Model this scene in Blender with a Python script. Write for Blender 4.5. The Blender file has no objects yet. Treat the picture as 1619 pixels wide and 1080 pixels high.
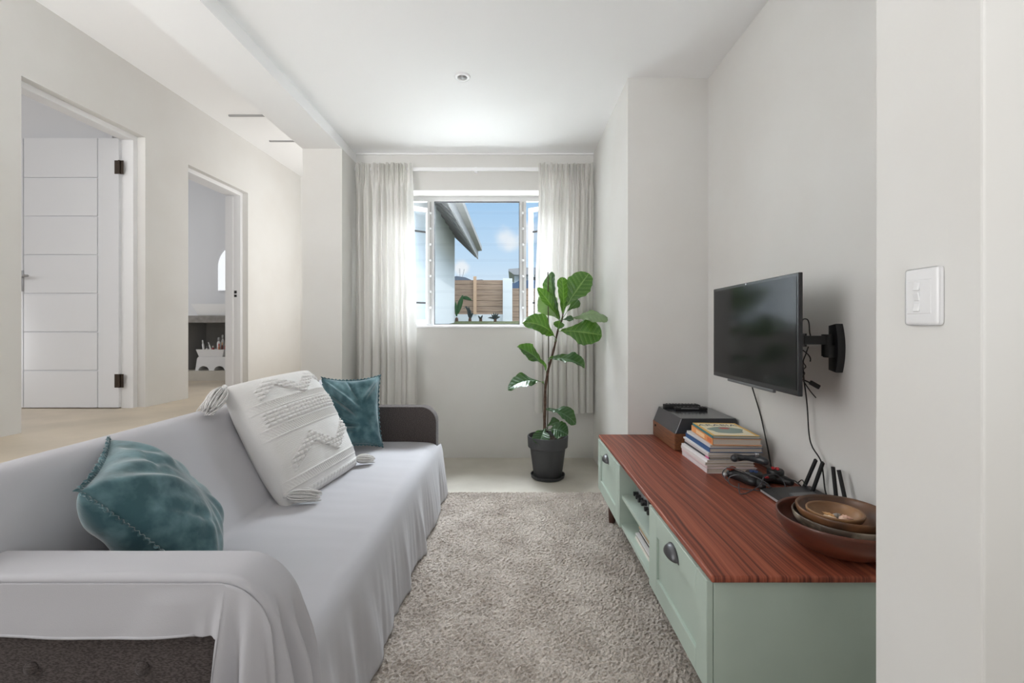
import bpy, bmesh, math, random
import numpy as np
from mathutils import Vector, Matrix, noise

SC = bpy.context.scene
COL = SC.collection
F = 720.0            # focal length in pixels of the 1619 px wide frame
EYE = 1.15           # camera height


def lin(c):
    return tuple(((v / 255.0) / 12.92 if v / 255.0 <= 0.04045 else ((v / 255.0 + 0.055) / 1.055) ** 2.4) for v in c)


# ------------------------------------------------------------------ camera
cam_d = bpy.data.cameras.new('camera')
cam_d.sensor_width = 36.0
cam_d.lens = F / 1619.0 * 36.0
cam_d.shift_x = -2.5 / 1619.0
cam_d.shift_y = -22.0 / 1619.0
cam_d.clip_start = 0.02
cam_d.clip_end = 500
cam = bpy.data.objects.new('camera', cam_d)
cam.location = (0, 0, EYE)
cam.rotation_euler = (math.pi / 2, 0, 0)
COL.objects.link(cam)
SC.camera = cam

# ------------------------------------------------------------------ world sky
W = bpy.data.worlds.new('sky')
SC.world = W
W.use_nodes = True
nt = W.node_tree
nt.nodes.clear()
wout = nt.nodes.new('ShaderNodeOutputWorld')
wbg = nt.nodes.new('ShaderNodeBackground')
wtc = nt.nodes.new('ShaderNodeTexCoord')
wsep = nt.nodes.new('ShaderNodeSeparateXYZ')
nt.links.new(wtc.outputs['Generated'], wsep.inputs[0])
wramp = nt.nodes.new('ShaderNodeValToRGB')
nt.links.new(wsep.outputs['Z'], wramp.inputs[0])
er = wramp.color_ramp
er.elements[0].position = 0.0
er.elements[0].color = (*lin((205, 204, 200)), 1)
er.elements[1].position = 0.045
er.elements[1].color = (*lin((224, 234, 244)), 1)
for p_, c_ in ((0.14, (196, 220, 241)), (0.27, (164, 201, 235)), (0.5, (226, 232, 238)), (1.0, (222, 230, 238))):
    e = er.elements.new(p_)
    e.color = (*lin(c_), 1)
wnoise = nt.nodes.new('ShaderNodeTexNoise')
wnoise.inputs['Scale'].default_value = 13.0
wnoise.inputs['Detail'].default_value = 6.0
nt.links.new(wtc.outputs['Generated'], wnoise.inputs['Vector'])
prev = wramp.outputs[0]
# clouds: soft patches round fixed sky directions, broken up by noise
for (dx, dz, rad, amt) in ((-0.02, 0.195, 0.062, 0.85), (0.03, 0.212, 0.045, 0.7), (-0.117, 0.130, 0.035, 0.9), (0.25, 0.3, 0.2, 0.6)):
    d = Vector((dx, 1.0, dz)).normalized()
    dist = nt.nodes.new('ShaderNodeVectorMath')
    dist.operation = 'DISTANCE'
    nt.links.new(wtc.outputs['Generated'], dist.inputs[0])
    dist.inputs[1].default_value = d
    mr = nt.nodes.new('ShaderNodeMapRange')
    mr.interpolation_type = 'SMOOTHSTEP'
    mr.inputs['From Min'].default_value = rad
    mr.inputs['From Max'].default_value = 0.0
    mr.inputs['To Max'].default_value = 0.6
    nt.links.new(dist.outputs['Value'], mr.inputs['Value'])
    ad = nt.nodes.new('ShaderNodeMath')
    ad.operation = 'ADD'
    nt.links.new(mr.outputs[0], ad.inputs[0])
    nt.links.new(wnoise.outputs['Fac'], ad.inputs[1])
    m2 = nt.nodes.new('ShaderNodeMapRange')
    m2.interpolation_type = 'SMOOTHSTEP'
    m2.inputs['From Min'].default_value = 0.74
    m2.inputs['From Max'].default_value = 1.1
    m2.inputs['To Max'].default_value = amt
    nt.links.new(ad.outputs[0], m2.inputs['Value'])
    mx = nt.nodes.new('ShaderNodeMix')
    mx.data_type = 'RGBA'
    nt.links.new(m2.outputs[0], mx.inputs[0])
    nt.links.new(prev, mx.inputs[6])
    mx.inputs[7].default_value = (*lin((238, 240, 243)), 1)
    prev = mx.outputs[2]
nt.links.new(prev, wbg.inputs['Color'])
# upper sky made brighter out of view to add window light
wmr = nt.nodes.new('ShaderNodeMapRange')
wmr.interpolation_type = 'SMOOTHSTEP'
wmr.inputs['From Min'].default_value = 0.30
wmr.inputs['From Max'].default_value = 0.52
wmr.inputs['To Min'].default_value = 1.0
wmr.inputs['To Max'].default_value = 3.6
nt.links.new(wsep.outputs['Z'], wmr.inputs['Value'])
nt.links.new(wmr.outputs[0], wbg.inputs['Strength'])
nt.links.new(wbg.outputs[0], wout.inputs['Surface'])

# ------------------------------------------------------------------ sun, and unseen lamps added in place of daylight
sun_d = bpy.data.lights.new('sun', 'SUN')
sun_d.energy = 1.2
sun_d.angle = 0.01
sun_d.color = (1.0, 0.95, 0.88)
sun = bpy.data.objects.new('sun', sun_d)
sun.rotation_euler = Vector((0.62, -0.30, 0.90)).to_track_quat('Z', 'Y').to_euler()
sun.location = (6, 12, 12)
COL.objects.link(sun)


def area(name, loc, aim, sx, sy, energy, color, spread=180):
    d = bpy.data.lights.new(name, 'AREA')
    d.shape = 'RECTANGLE'
    d.size, d.size_y = sx, sy
    d.energy = energy
    d.color = color
    d.spread = math.radians(spread)
    o = bpy.data.objects.new(name, d)
    o.location = loc
    o.rotation_euler = (Vector(loc) - Vector(aim)).to_track_quat('Z', 'Y').to_euler()
    COL.objects.link(o)
    return o


area('fill_behind', (-0.2, -7.8, 1.5), (-0.2, 3.0, 1.5), 4.8, 2.4, 14, (0.985, 0.99, 1.0))  # added lamp behind the camera, filling the room from the rear
area('fill_rear_up', (-0.2, -3.6, 0.3), (-0.2, -2.6, 2.7), 3.0, 3.0, 18, (0.985, 0.99, 1.0))  # unseen upward lamp added for ambient light off the rear ceiling
area('fill_ceiling', (0.0, -1.3, 0.9), (-0.1, 1.5, 2.68), 1.2, 1.0, 9.5, (0.985, 0.99, 1.0), 90)  # unseen lamp put in to brighten the ceiling in view
area('fill_window', (0.6, 5.7, 3.9), (0.2, 3.0, 1.0), 10.0, 1.7, 1850, (0.91, 0.955, 1.0), 140)  # added above the view to boost the sky light entering the window
area('fill_passage_end', (-1.76, 4.95, 1.9), (-3.0, 4.9, 1.9), 1.3, 2.1, 12, (1.0, 0.995, 0.99))
area('fill_passage', (-2.5, -1.2, 1.2), (-2.45, 2.4, 3.06), 0.9, 0.9, 15, (1.0, 0.995, 0.99), 65)  # hidden lamp added to lift the passage ceiling
area('fill_left', (-2.75, 0.6, 1.9), (1.0, 1.6, 1.8), 2.2, 1.8, 40, (0.985, 0.99, 1.0), 140)  # added out of frame to light the right wall; no window here
area('fill_right', (2.2, -1.8, 1.7), (-1.4, 2.0, 1.7), 2.2, 1.8, 26, (0.985, 0.99, 1.0), 140)  # added out of frame to light the sofa back and left wall
area('fill_bedroom', (-4.4, 0.2, 2.1), (-4.0, 3.4, 1.6), 1.6, 1.4, 25, (0.98, 0.985, 1.0))  # hidden lamp added to brighten the room behind the open door
area('fill_bathroom', (-4.7, 3.62, 1.75), (-4.2, 5.6, 1.4), 2.0, 1.9, 24, (0.97, 0.985, 1.0))  # hidden lamp added to light the vanity and whiten the mirror
SC.cycles.max_bounces = 14
SC.cycles.diffuse_bounces = 8

SC.view_settings.view_transform = 'Standard'
SC.view_settings.look = 'None'
SC.view_settings.gamma = 1.0
SC.view_settings.use_curve_mapping = False
SC.view_settings.exposure = 0.1


# ------------------------------------------------------------------ materials
def mat(name, rgb, rough=0.6, metal=0.0, spec=0.5, sheen=0.0, bump=None, vary=None, coat=0.0, aniso_scale=None):
    """principled; bump=(scale, strength, distance); vary=(scale, rgb2, contrast lo, hi)"""
    m = bpy.data.materials.new(name)
    m.use_nodes = True
    t = m.node_tree
    b = t.nodes['Principled BSDF']
    b.inputs['Base Color'].default_value = (*lin(rgb), 1)
    b.inputs['Roughness'].default_value = rough
    b.inputs['Metallic'].default_value = metal
    b.inputs['Specular IOR Level'].default_value = spec
    if sheen:
        b.inputs['Sheen Weight'].default_value = sheen
        b.inputs['Sheen Roughness'].default_value = 0.4
    if coat:
        b.inputs['Coat Weight'].default_value = coat
        b.inputs['Coat Roughness'].default_value = 0.15
    tc = t.nodes.new('ShaderNodeTexCoord')
    vec = tc.outputs['Object']
    if aniso_scale:
        mp = t.nodes.new('ShaderNodeMapping')
        mp.inputs['Scale'].default_value = aniso_scale
        t.links.new(vec, mp.inputs[0])
        vec = mp.outputs[0]
    if vary:
        n = t.nodes.new('ShaderNodeTexNoise')
        n.inputs['Scale'].default_value = vary[0]
        n.inputs['Detail'].default_value = 6
        t.links.new(vec, n.inputs['Vector'])
        r = t.nodes.new('ShaderNodeValToRGB')
        r.color_ramp.elements[0].position = vary[2]
        r.color_ramp.elements[1].position = vary[3]
        r.color_ramp.elements[0].color = (*lin(rgb), 1)
        r.color_ramp.elements[1].color = (*lin(vary[1]), 1)
        t.links.new(n.outputs['Fac'], r.inputs[0])
        t.links.new(r.outputs[0], b.inputs['Base Color'])
    if bump:
        n2 = t.nodes.new('ShaderNodeTexNoise')
        n2.inputs['Scale'].default_value = bump[0]
        n2.inputs['Detail'].default_value = 4
        t.links.new(vec, n2.inputs['Vector'])
        bp = t.nodes.new('ShaderNodeBump')
        bp.inputs['Strength'].default_value = bump[1]
        bp.inputs['Distance'].default_value = bump[2]
        t.links.new(n2.outputs['Fac'], bp.inputs['Height'])
        t.links.new(bp.outputs[0], b.inputs['Normal'])
    return m


M = {}
M['wall'] = mat('wall_paint', (217, 216, 213), 0.85, bump=(9, 0.12, 0.01), vary=(2.2, (213, 211, 207), 0.4, 0.7))
M['ceiling'] = mat('ceiling_paint', (236, 236, 236), 0.9)
M['trim'] = mat('trim_white', (232, 232, 233), 0.45)
M['door'] = mat('door_white', (228, 229, 232), 0.5)
M['bath_wall'] = mat('bathroom_wall', (222, 223, 226), 0.8)
M['concrete'] = mat('polished_concrete', (198, 193, 183), 0.45, vary=(3.0, (180, 175, 165), 0.35, 0.7), bump=(6, 0.08, 0.01))
M['hall_floor'] = mat('hall_screed', (210, 197, 178), 0.5, vary=(3.2, (194, 182, 164), 0.35, 0.7))
M['carpet'] = mat('carpet_pile', (190, 181, 172), 0.95, spec=0.1, sheen=0.25, vary=(5.5, (166, 156, 147), 0.38, 0.66), bump=(320, 0.5, 0.006))
def pile_mat():
    m = M['carpet']
    t = m.node_tree
    bs = t.nodes['Principled BSDF']
    src = bs.inputs['Base Color'].links[0].from_socket
    tc = t.nodes.new('ShaderNodeTexCoord')
    n = t.nodes.new('ShaderNodeTexNoise')
    n.inputs['Scale'].default_value = 130
    n.inputs['Detail'].default_value = 3
    t.links.new(tc.outputs['Object'], n.inputs['Vector'])
    r = t.nodes.new('ShaderNodeMapRange')
    r.inputs['From Min'].default_value = 0.34
    r.inputs['From Max'].default_value = 0.66
    r.inputs['To Min'].default_value = 0.72
    r.inputs['To Max'].default_value = 1.16
    t.links.new(n.outputs['Fac'], r.inputs['Value'])
    mu = t.nodes.new('ShaderNodeMix')
    mu.data_type = 'RGBA'
    mu.blend_type = 'MULTIPLY'
    mu.inputs[0].default_value = 1.0
    t.links.new(src, mu.inputs[6])
    t.links.new(r.outputs[0], mu.inputs[7])
    t.links.new(mu.outputs[2], bs.inputs['Base Color'])


pile_mat()
M['sheet'] = mat('cotton_sheet', (178, 177, 181), 0.9, spec=0.2, sheen=0.15, bump=(420, 0.12, 0.002))
M['sofa'] = mat('heather_sofa_fabric', (64, 58, 57), 0.95, spec=0.15, sheen=0.12, vary=(1.0, (92, 85, 83), 0.4, 0.62), bump=(1.2, 0.5, 0.002), aniso_scale=(150, 420, 420))
M['knit'] = mat('white_knit', (216, 214, 212), 0.95, spec=0.1, sheen=0.2, bump=(330, 0.35, 0.003))
M['teal'] = mat('teal_velvet', (60, 90, 96), 0.8, spec=0.15, sheen=0.5, vary=(16, (96, 126, 132), 0.42, 0.66), bump=(60, 0.15, 0.004))
M['green'] = mat('sage_paint', (176, 190, 179), 0.5, vary=(3.5, (169, 183, 172), 0.4, 0.7))
M['walnut'] = mat('dark_leg_wood', (70, 40, 30), 0.45)
M['pewter'] = mat('pewter', (96, 96, 98), 0.38, metal=0.85)
M['black'] = mat('black_plastic', (26, 26, 28), 0.42)
M['matte_black'] = mat('matte_black', (22, 22, 23), 0.6)
M['screen'] = mat('tv_screen', (17, 17, 19), 0.14, spec=0.25)
M['tv_edge'] = mat('tv_bezel', (38, 38, 41), 0.25)
M['cable'] = mat('black_cable', (20, 20, 21), 0.5)
M['grey_plastic'] = mat('grey_plastic', (92, 93, 95), 0.4)
M['silver'] = mat('brushed_silver', (192, 192, 194), 0.32, metal=0.7)
M['steel'] = mat('steel', (170, 170, 172), 0.3, metal=0.9)
M['bronze'] = mat('bronze_hinge', (70, 60, 52), 0.4, metal=0.7)
M['lid'] = mat('smoked_acrylic', (58, 60, 64), 0.16, spec=0.6)
M['teak'] = mat('teak_veneer', (124, 78, 48), 0.45, vary=(3, (102, 62, 38), 0.4, 0.65), aniso_scale=(40, 3, 40))
M['pot'] = mat('charcoal_pot', (62, 63, 65), 0.55)
M['soil'] = mat('soil', (52, 42, 34), 0.95, bump=(90, 1.0, 0.02), vary=(50, (78, 64, 52), 0.4, 0.6))
M['bark'] = mat('bark', (72, 52, 42), 0.85, bump=(70, 0.7, 0.01), vary=(40, (98, 76, 62), 0.4, 0.65))
M['stake'] = mat('bamboo_stake', (70, 66, 44), 0.7)
M['white_plastic'] = mat('white_plastic', (226, 226, 227), 0.25)
M['ceramic'] = mat('ceramic', (240, 240, 240), 0.12)
M['counter'] = mat('cement_counter', (148, 144, 140), 0.7, vary=(12, (126, 122, 118), 0.4, 0.65))
M['vanity'] = mat('vanity_grey', (150, 149, 147), 0.7)
M['page'] = mat('pages', (196, 186, 174), 0.9, bump=(1, 0.3, 0.002), aniso_scale=(3, 3, 900))
M['red'] = mat('red_button', (168, 34, 40), 0.4)
M['blue'] = mat('blue_button', (36, 62, 110), 0.4)
M['redbrown'] = mat('rust_plastic', (128, 58, 44), 0.5)
M['ext_wall'] = mat('exterior_plaster', (214, 220, 226), 0.9)
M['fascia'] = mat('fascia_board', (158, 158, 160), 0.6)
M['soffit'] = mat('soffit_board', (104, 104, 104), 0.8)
M['roof'] = mat('roof_sheet', (140, 138, 136), 0.6)
M['blue_roof'] = mat('blue_roof_sheet', (72, 92, 122), 0.6)
M['far_hill'] = mat('far_hill', (98, 106, 122), 0.95)
M['grass'] = mat('lawn', (78, 96, 52), 0.95, bump=(60, 1, 0.05), vary=(14, (98, 92, 62), 0.4, 0.7))
M['agave'] = mat('agave', (74, 82, 84), 0.6)
M['banana'] = mat('banana_leaf', (46, 84, 44), 0.5)
M['mast'] = mat('mast', (150, 150, 152), 0.6)
M['frame'] = mat('window_frame', (206, 206, 206), 0.4)
M['sash'] = mat('window_sash', (168, 167, 165), 0.4)
M['gasket'] = mat('gasket', (60, 62, 66), 0.6)


def wood_top():
    m = mat('mahogany', (118, 62, 44), 0.42, spec=0.3)
    t = m.node_tree
    b = t.nodes['Principled BSDF']
    tc = t.nodes.new('ShaderNodeTexCoord')
    # slow sideways wander of the grain
    nw = t.nodes.new('ShaderNodeTexNoise')
    nw.inputs['Scale'].default_value = 1.7
    nw.inputs['Detail'].default_value = 1
    t.links.new(tc.outputs['Object'], nw.inputs['Vector'])
    sc_ = t.nodes.new('ShaderNodeVectorMath')
    sc_.operation = 'SCALE'
    sc_.inputs['Scale'].default_value = 0.07
    t.links.new(nw.outputs['Color'], sc_.inputs[0])
    ad = t.nodes.new('ShaderNodeVectorMath')
    ad.operation = 'ADD'
    t.links.new(tc.outputs['Object'], ad.inputs[0])
    t.links.new(sc_.outputs[0], ad.inputs[1])
    outs = []
    for (sx, sy, det) in ((60, 0.5, 2), (180, 1.2, 3)):
        mp = t.nodes.new('ShaderNodeMapping')
        mp.inputs['Scale'].default_value = (sx, sy, 8)
        t.links.new(ad.outputs[0], mp.inputs[0])
        n = t.nodes.new('ShaderNodeTexNoise')
        n.inputs['Scale'].default_value = 1.0
        n.inputs['Detail'].default_value = det
        t.links.new(mp.outputs[0], n.inputs['Vector'])
        outs.append(n.outputs['Fac'])
    mx = t.nodes.new('ShaderNodeMix')
    mx.inputs[0].default_value = 0.5
    t.links.new(outs[0], mx.inputs[2])
    t.links.new(outs[1], mx.inputs[3])
    r = t.nodes.new('ShaderNodeValToRGB')
    r.color_ramp.elements[0].position = 0.36
    r.color_ramp.elements[0].color = (*lin((84, 40, 31)), 1)
    r.color_ramp.elements[1].position = 0.68
    r.color_ramp.elements[1].color = (*lin((168, 97, 73)), 1)
    e = r.color_ramp.elements.new(0.50)
    e.color = (*lin((136, 71, 52)), 1)
    t.links.new(mx.outputs[0], r.inputs[0])
    t.links.new(r.outputs[0], b.inputs['Base Color'])
    return m


M['mahogany'] = wood_top()


def plank_wood(name, c1, c2):
    m = mat(name, c1, 0.8)
    t = m.node_tree
    b = t.nodes['Principled BSDF']
    tc = t.nodes.new('ShaderNodeTexCoord')
    sp = t.nodes.new('ShaderNodeSeparateXYZ')
    t.links.new(tc.outputs['Object'], sp.inputs[0])
    mul = t.nodes.new('ShaderNodeMath')
    mul.operation = 'MULTIPLY'
    mul.inputs[1].default_value = 5.5
    t.links.new(sp.outputs['Z'], mul.inputs[0])
    fr = t.nodes.new('ShaderNodeMath')
    fr.operation = 'FRACT'
    t.links.new(mul.outputs[0], fr.inputs[0])
    gap = t.nodes.new('ShaderNodeMath')
    gap.operation = 'GREATER_THAN'
    gap.inputs[1].default_value = 0.06
    t.links.new(fr.outputs[0], gap.inputs[0])
    mp = t.nodes.new('ShaderNodeMapping')
    mp.inputs['Scale'].default_value = (0.8, 1, 9)
    t.links.new(tc.outputs['Object'], mp.inputs[0])
    n = t.nodes.new('ShaderNodeTexNoise')
    n.inputs['Scale'].default_value = 2.5
    n.inputs['Detail'].default_value = 5
    t.links.new(mp.outputs[0], n.inputs['Vector'])
    r = t.nodes.new('ShaderNodeValToRGB')
    r.color_ramp.elements[0].position = 0.35
    r.color_ramp.elements[1].position = 0.68
    r.color_ramp.elements[0].color = (*lin(c1), 1)
    r.color_ramp.elements[1].color = (*lin(c2), 1)
    t.links.new(n.outputs['Fac'], r.inputs[0])
    mx = t.nodes.new('ShaderNodeMix')
    mx.data_type = 'RGBA'
    t.links.new(gap.outputs[0], mx.inputs[0])
    mx.inputs[6].default_value = (*lin((62, 46, 36)), 1)
    t.links.new(r.outputs[0], mx.inputs[7])
    t.links.new(mx.outputs[2], b.inputs['Base Color'])
    return m


M['fence'] = plank_wood('fence_planks', (166, 144, 126), (138, 116, 100))


def glass(name, tint=(1, 1, 1), rough=0.02, fac_scale=1.0):
    m = bpy.data.materials.new(name)
    m.use_nodes = True
    t = m.node_tree
    t.nodes.clear()
    o = t.nodes.new('ShaderNodeOutputMaterial')
    tr = t.nodes.new('ShaderNodeBsdfTransparent')
    tr.inputs[0].default_value = (*tint, 1)
    gl = t.nodes.new('ShaderNodeBsdfGlossy')
    gl.inputs['Roughness'].default_value = rough
    fr = t.nodes.new('ShaderNodeFresnel')
    fr.inputs['IOR'].default_value = 1.35
    ml = t.nodes.new('ShaderNodeMath')
    ml.operation = 'MULTIPLY'
    ml.inputs[1].default_value = fac_scale
    t.links.new(fr.outputs[0], ml.inputs[0])
    mx = t.nodes.new('ShaderNodeMixShader')
    t.links.new(ml.outputs[0], mx.inputs[0])
    t.links.new(tr.outputs[0], mx.inputs[1])
    t.links.new(gl.outputs[0], mx.inputs[2])
    t.links.new(mx.outputs[0], o.inputs['Surface'])
    return m


M['glass'] = glass('window_glass', (0.97, 0.985, 0.99), fac_scale=0.25)
M['sash_glass'] = glass('sash_glass', (0.86, 0.9, 0.93), fac_scale=0.9)
M['perspex'] = glass('clear_bar', (0.982, 0.985, 0.988), rough=0.08, fac_scale=0.25)


def curtain_mat():
    m = bpy.data.materials.new('curtain_linen')
    m.use_nodes = True
    t = m.node_tree
    t.nodes.clear()
    o = t.nodes.new('ShaderNodeOutputMaterial')
    df = t.nodes.new('ShaderNodeBsdfDiffuse')
    df.inputs[0].default_value = (*lin((222, 220, 216)), 1)
    tl = t.nodes.new('ShaderNodeBsdfTranslucent')
    tl.inputs[0].default_value = (*lin((232, 231, 228)), 1)
    mx = t.nodes.new('ShaderNodeMixShader')
    mx.inputs[0].default_value = 0.27
    t.links.new(df.outputs[0], mx.inputs[1])
    t.links.new(tl.outputs[0], mx.inputs[2])
    t.links.new(mx.outputs[0], o.inputs['Surface'])
    return m


M['curtain'] = curtain_mat()


def leaf_mat(name, top, vein, under):
    m = mat(name, top, 0.32, spec=0.5)
    t = m.node_tree
    b = t.nodes['Principled BSDF']
    at = t.nodes.new('ShaderNodeAttribute')
    at.attribute_name = 'vein'
    mx = t.nodes.new('ShaderNodeMix')
    mx.data_type = 'RGBA'
    t.links.new(at.outputs['Fac'], mx.inputs[0])
    mx.inputs[6].default_value = (*lin(top), 1)
    mx.inputs[7].default_value = (*lin(vein), 1)
    ge = t.nodes.new('ShaderNodeNewGeometry')
    m2 = t.nodes.new('ShaderNodeMix')
    m2.data_type = 'RGBA'
    t.links.new(ge.outputs['Backfacing'], m2.inputs[0])
    t.links.new(mx.outputs[2], m2.inputs[6])
    m2.inputs[7].default_value = (*lin(under), 1)
    t.links.new(m2.outputs[2], b.inputs['Base Color'])
    tl = t.nodes.new('ShaderNodeBsdfTranslucent')
    tl.inputs[0].default_value = (*lin((110, 160, 40)), 1)
    ms = t.nodes.new('ShaderNodeMixShader')
    ms.inputs[0].default_value = 0.22
    t.links.new(b.outputs[0], ms.inputs[1])
    t.links.new(tl.outputs[0], ms.inputs[2])
    t.links.new(ms.outputs[0], t.nodes['Material Output'].inputs['Surface'])
    return m


M['leaf'] = leaf_mat('fig_leaf', (60, 102, 40), (132, 164, 92), (132, 152, 118))
M['leaf_dark'] = leaf_mat('fig_leaf_old', (44, 78, 48), (118, 144, 118), (126, 146, 120))


# ------------------------------------------------------------------ object helpers
def wloc(o):
    v = Vector((0, 0, 0))
    while o is not None:
        v += o.location
        o = o.parent
    return v


def obj(name, bm, m, parent=None, smooth=False, kind=None):
    """link a bmesh (built in world coordinates) as one object; under a parent its points become local to that parent"""
    me = bpy.data.meshes.new(name)
    bm.normal_update()
    bm.to_mesh(me)
    bm.free()
    o = bpy.data.objects.new(name, me)
    COL.objects.link(o)
    if m is not None:
        for mm in (m if isinstance(m, (list, tuple)) else [m]):
            me.materials.append(mm)
    if smooth:
        for p in me.polygons:
            p.use_smooth = True
    if parent is not None:
        me.transform(Matrix.Translation(-wloc(parent)))
        o.parent = parent
    else:
        xs = np.array([v.co[:] for v in me.vertices])
        c = Vector(((xs[:, 0].min() + xs[:, 0].max()) / 2, (xs[:, 1].min() + xs[:, 1].max()) / 2, xs[:, 2].min()))
        me.transform(Matrix.Translation(-c))
        o.location = c
    if kind:
        o['kind'] = kind
    return o


def tag(o, label, cat=None, group=None, kind=None):
    o['label'] = label
    if cat:
        o['category'] = cat
    if group:
        o['group'] = group
    if kind:
        o['kind'] = kind
    return o


def thing(name, loc, label, cat, group=None):
    o = bpy.data.objects.new(name, None)
    o.empty_display_size = 0.05
    COL.objects.link(o)
    o.location = loc
    return tag(o, label, cat, group)


def struct(name, bm, m, label, smooth=False):
    o = obj(name, bm, m, None, smooth)
    return tag(o, label, kind='structure')


def autosmooth(o, deg=35):
    me = o.data
    for p in me.polygons:
        p.use_smooth = True
    b = bmesh.new()
    b.from_mesh(me)
    for e in b.edges:
        if len(e.link_faces) == 2 and e.calc_face_angle(0) > math.radians(deg):
            e.smooth = False
    b.to_mesh(me)
    b.free()
    return o


def NB():
    return bmesh.new()


def box(bm, x0, x1, y0, y1, z0, z1, bev=0.0, seg=2, f=None):
    vs = [bm.verts.new((x, y, z)) for x in (x0, x1) for y in (y0, y1) for z in (z0, z1)]
    idx = [(0, 1, 3, 2), (4, 6, 7, 5), (0, 4, 5, 1), (2, 3, 7, 6), (0, 2, 6, 4), (1, 5, 7, 3)]
    fs = [bm.faces.new([vs[i] for i in q]) for q in idx]
    if bev > 0:
        es = list({e for q in fs for e in q.edges})
        bmesh.ops.bevel(bm, geom=es, offset=bev, segments=seg, profile=0.6, affect='EDGES')
    elif f:
        for v in vs:
            v.co = f(v.co)
    return vs


def xbox(bm, c, R, U, N, a, b, d, bev=0.0, seg=2):
    """box centred at c with half sizes a,b,d on axes R,U,N"""
    c, R, U, N = Vector(c), Vector(R).normalized(), Vector(U).normalized(), Vector(N).normalized()
    t = bmesh.new()
    box(t, -a, a, -b, b, -d, d, bev, seg)
    mt = Matrix((R, U, N)).transposed()
    for v in t.verts:
        v.co = c + mt @ v.co
    me = bpy.data.meshes.new('t')
    t.to_mesh(me)
    t.free()
    bm.from_mesh(me)
    bpy.data.meshes.remove(me)


def tube(bm, pts, r, n=10, closed=False, cap=True):
    pts = [Vector(p) for p in pts]
    k = len(pts)
    rings = []
    up = None
    for i, p in enumerate(pts):
        if closed:
            d = pts[(i + 1) % k] - pts[i - 1]
        else:
            d = pts[min(i + 1, k - 1)] - pts[max(i - 1, 0)]
        d.normalize()
        if up is None:
            up = Vector((0, 0, 1)) if abs(d.z) < 0.9 else Vector((1, 0, 0))
        s = d.cross(up).normalized()
        up = s.cross(d).normalized()
        rr = r(i / max(1, k - 1)) if callable(r) else r
        rings.append([bm.verts.new(p + (s * math.cos(a) + up * math.sin(a)) * rr) for a in [2 * math.pi * j / n for j in range(n)]])
    for i in range(k if closed else k - 1):
        A, B = rings[i], rings[(i + 1) % k]
        for j in range(n):
            bm.faces.new((A[j], A[(j + 1) % n], B[(j + 1) % n], B[j]))
    if cap and not closed:
        bm.faces.new(list(reversed(rings[0])))
        bm.faces.new(rings[-1])


def smooth_path(pts, sub=8):
    pts = [Vector(p) for p in pts]
    out = []
    for i in range(len(pts) - 1):
        p0, p1, p2, p3 = pts[max(i - 1, 0)], pts[i], pts[i + 1], pts[min(i + 2, len(pts) - 1)]
        for s in range(sub):
            t = s / sub
            out.append(0.5 * ((2 * p1) + (p2 - p0) * t + (2 * p0 - 5 * p1 + 4 * p2 - p3) * t * t + (3 * p1 - p0 - 3 * p2 + p3) * t ** 3))
    out.append(pts[-1])
    return out


def lathe(bm, prof, c=(0, 0, 0), n=48, axis='Z', caps=True):
    """prof: list of (radius, height)"""
    c = Vector(c)
    rings = []
    for r, h in prof:
        ring = []
        for j in range(n):
            a = 2 * math.pi * j / n
            if axis == 'Z':
                q = Vector((r * math.cos(a), r * math.sin(a), h))
            elif axis == 'X':
                q = Vector((h, r * math.cos(a), r * math.sin(a)))
            else:
                q = Vector((r * math.cos(a), h, r * math.sin(a)))
            ring.append(bm.verts.new(c + q))
        rings.append(ring)
    for A, B in zip(rings, rings[1:]):
        for j in range(n):
            bm.faces.new((A[j], A[(j + 1) % n], B[(j + 1) % n], B[j]))
    if caps:
        bm.faces.new(list(reversed(rings[0])))
        bm.faces.new(rings[-1])
    bmesh.ops.recalc_face_normals(bm, faces=bm.faces[:])


def extrude_poly(bm, pts, axis, a0, a1, bev=0.0, seg=2):
    """closed polygon pts (two coords) extruded along axis"""
    def P(u, v, a):
        return {'X': (a, u, v), 'Y': (u, a, v), 'Z': (u, v, a)}[axis]
    A = [bm.verts.new(P(u, v, a0)) for u, v in pts]
    B = [bm.verts.new(P(u, v, a1)) for u, v in pts]
    n = len(pts)
    fs = [bm.faces.new(A), bm.faces.new(list(reversed(B)))]
    for i in range(n):
        bm.faces.new((A[i], B[i], B[(i + 1) % n], A[(i + 1) % n]))
    bmesh.ops.recalc_face_normals(bm, faces=bm.faces[:])
    if bev > 0:
        es = list({e for f_ in fs for e in f_.edges})
        bmesh.ops.bevel(bm, geom=es, offset=bev, segments=seg, profile=0.6, affect='EDGES')


def grid(bm, nu, nv, fn, wrap_u=False):
    V = [[bm.verts.new(fn(i / nu, j / nv)) for j in range(nv + 1)] for i in range(nu + (0 if wrap_u else 1))]
    for i in range(nu):
        for j in range(nv):
            a, b = V[i], V[(i + 1) % len(V)]
            bm.faces.new((a[j], b[j], b[j + 1], a[j + 1]))
    return V


def lerp(a, b, t):
    return a + (b - a) * t


def sstep(a, b, x):
    t = max(0.0, min(1.0, (x - a) / (b - a)))
    return t * t * (3 - 2 * t)


def nz(x, y, z=0.0):
    return noise.noise(Vector((x, y, z)))


def P(px, py, y):
    """point at depth y seen at photo pixel (px, py) from the photographer's place"""
    return Vector(((px - 812) / F * y, y, EYE - (py - 518) / F * y))


# ================================================================== SETTING
XR = 0.703      # face of the right wall by the window and of the near pier
XA = 1.197      # back of the shallow alcove that holds the television
YB = 4.02       # window wall
YA = 2.80
ZC = 2.685      # room ceiling
ZP = 3.066      # passage ceiling
ZF = 0.55       # passage floor

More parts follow.
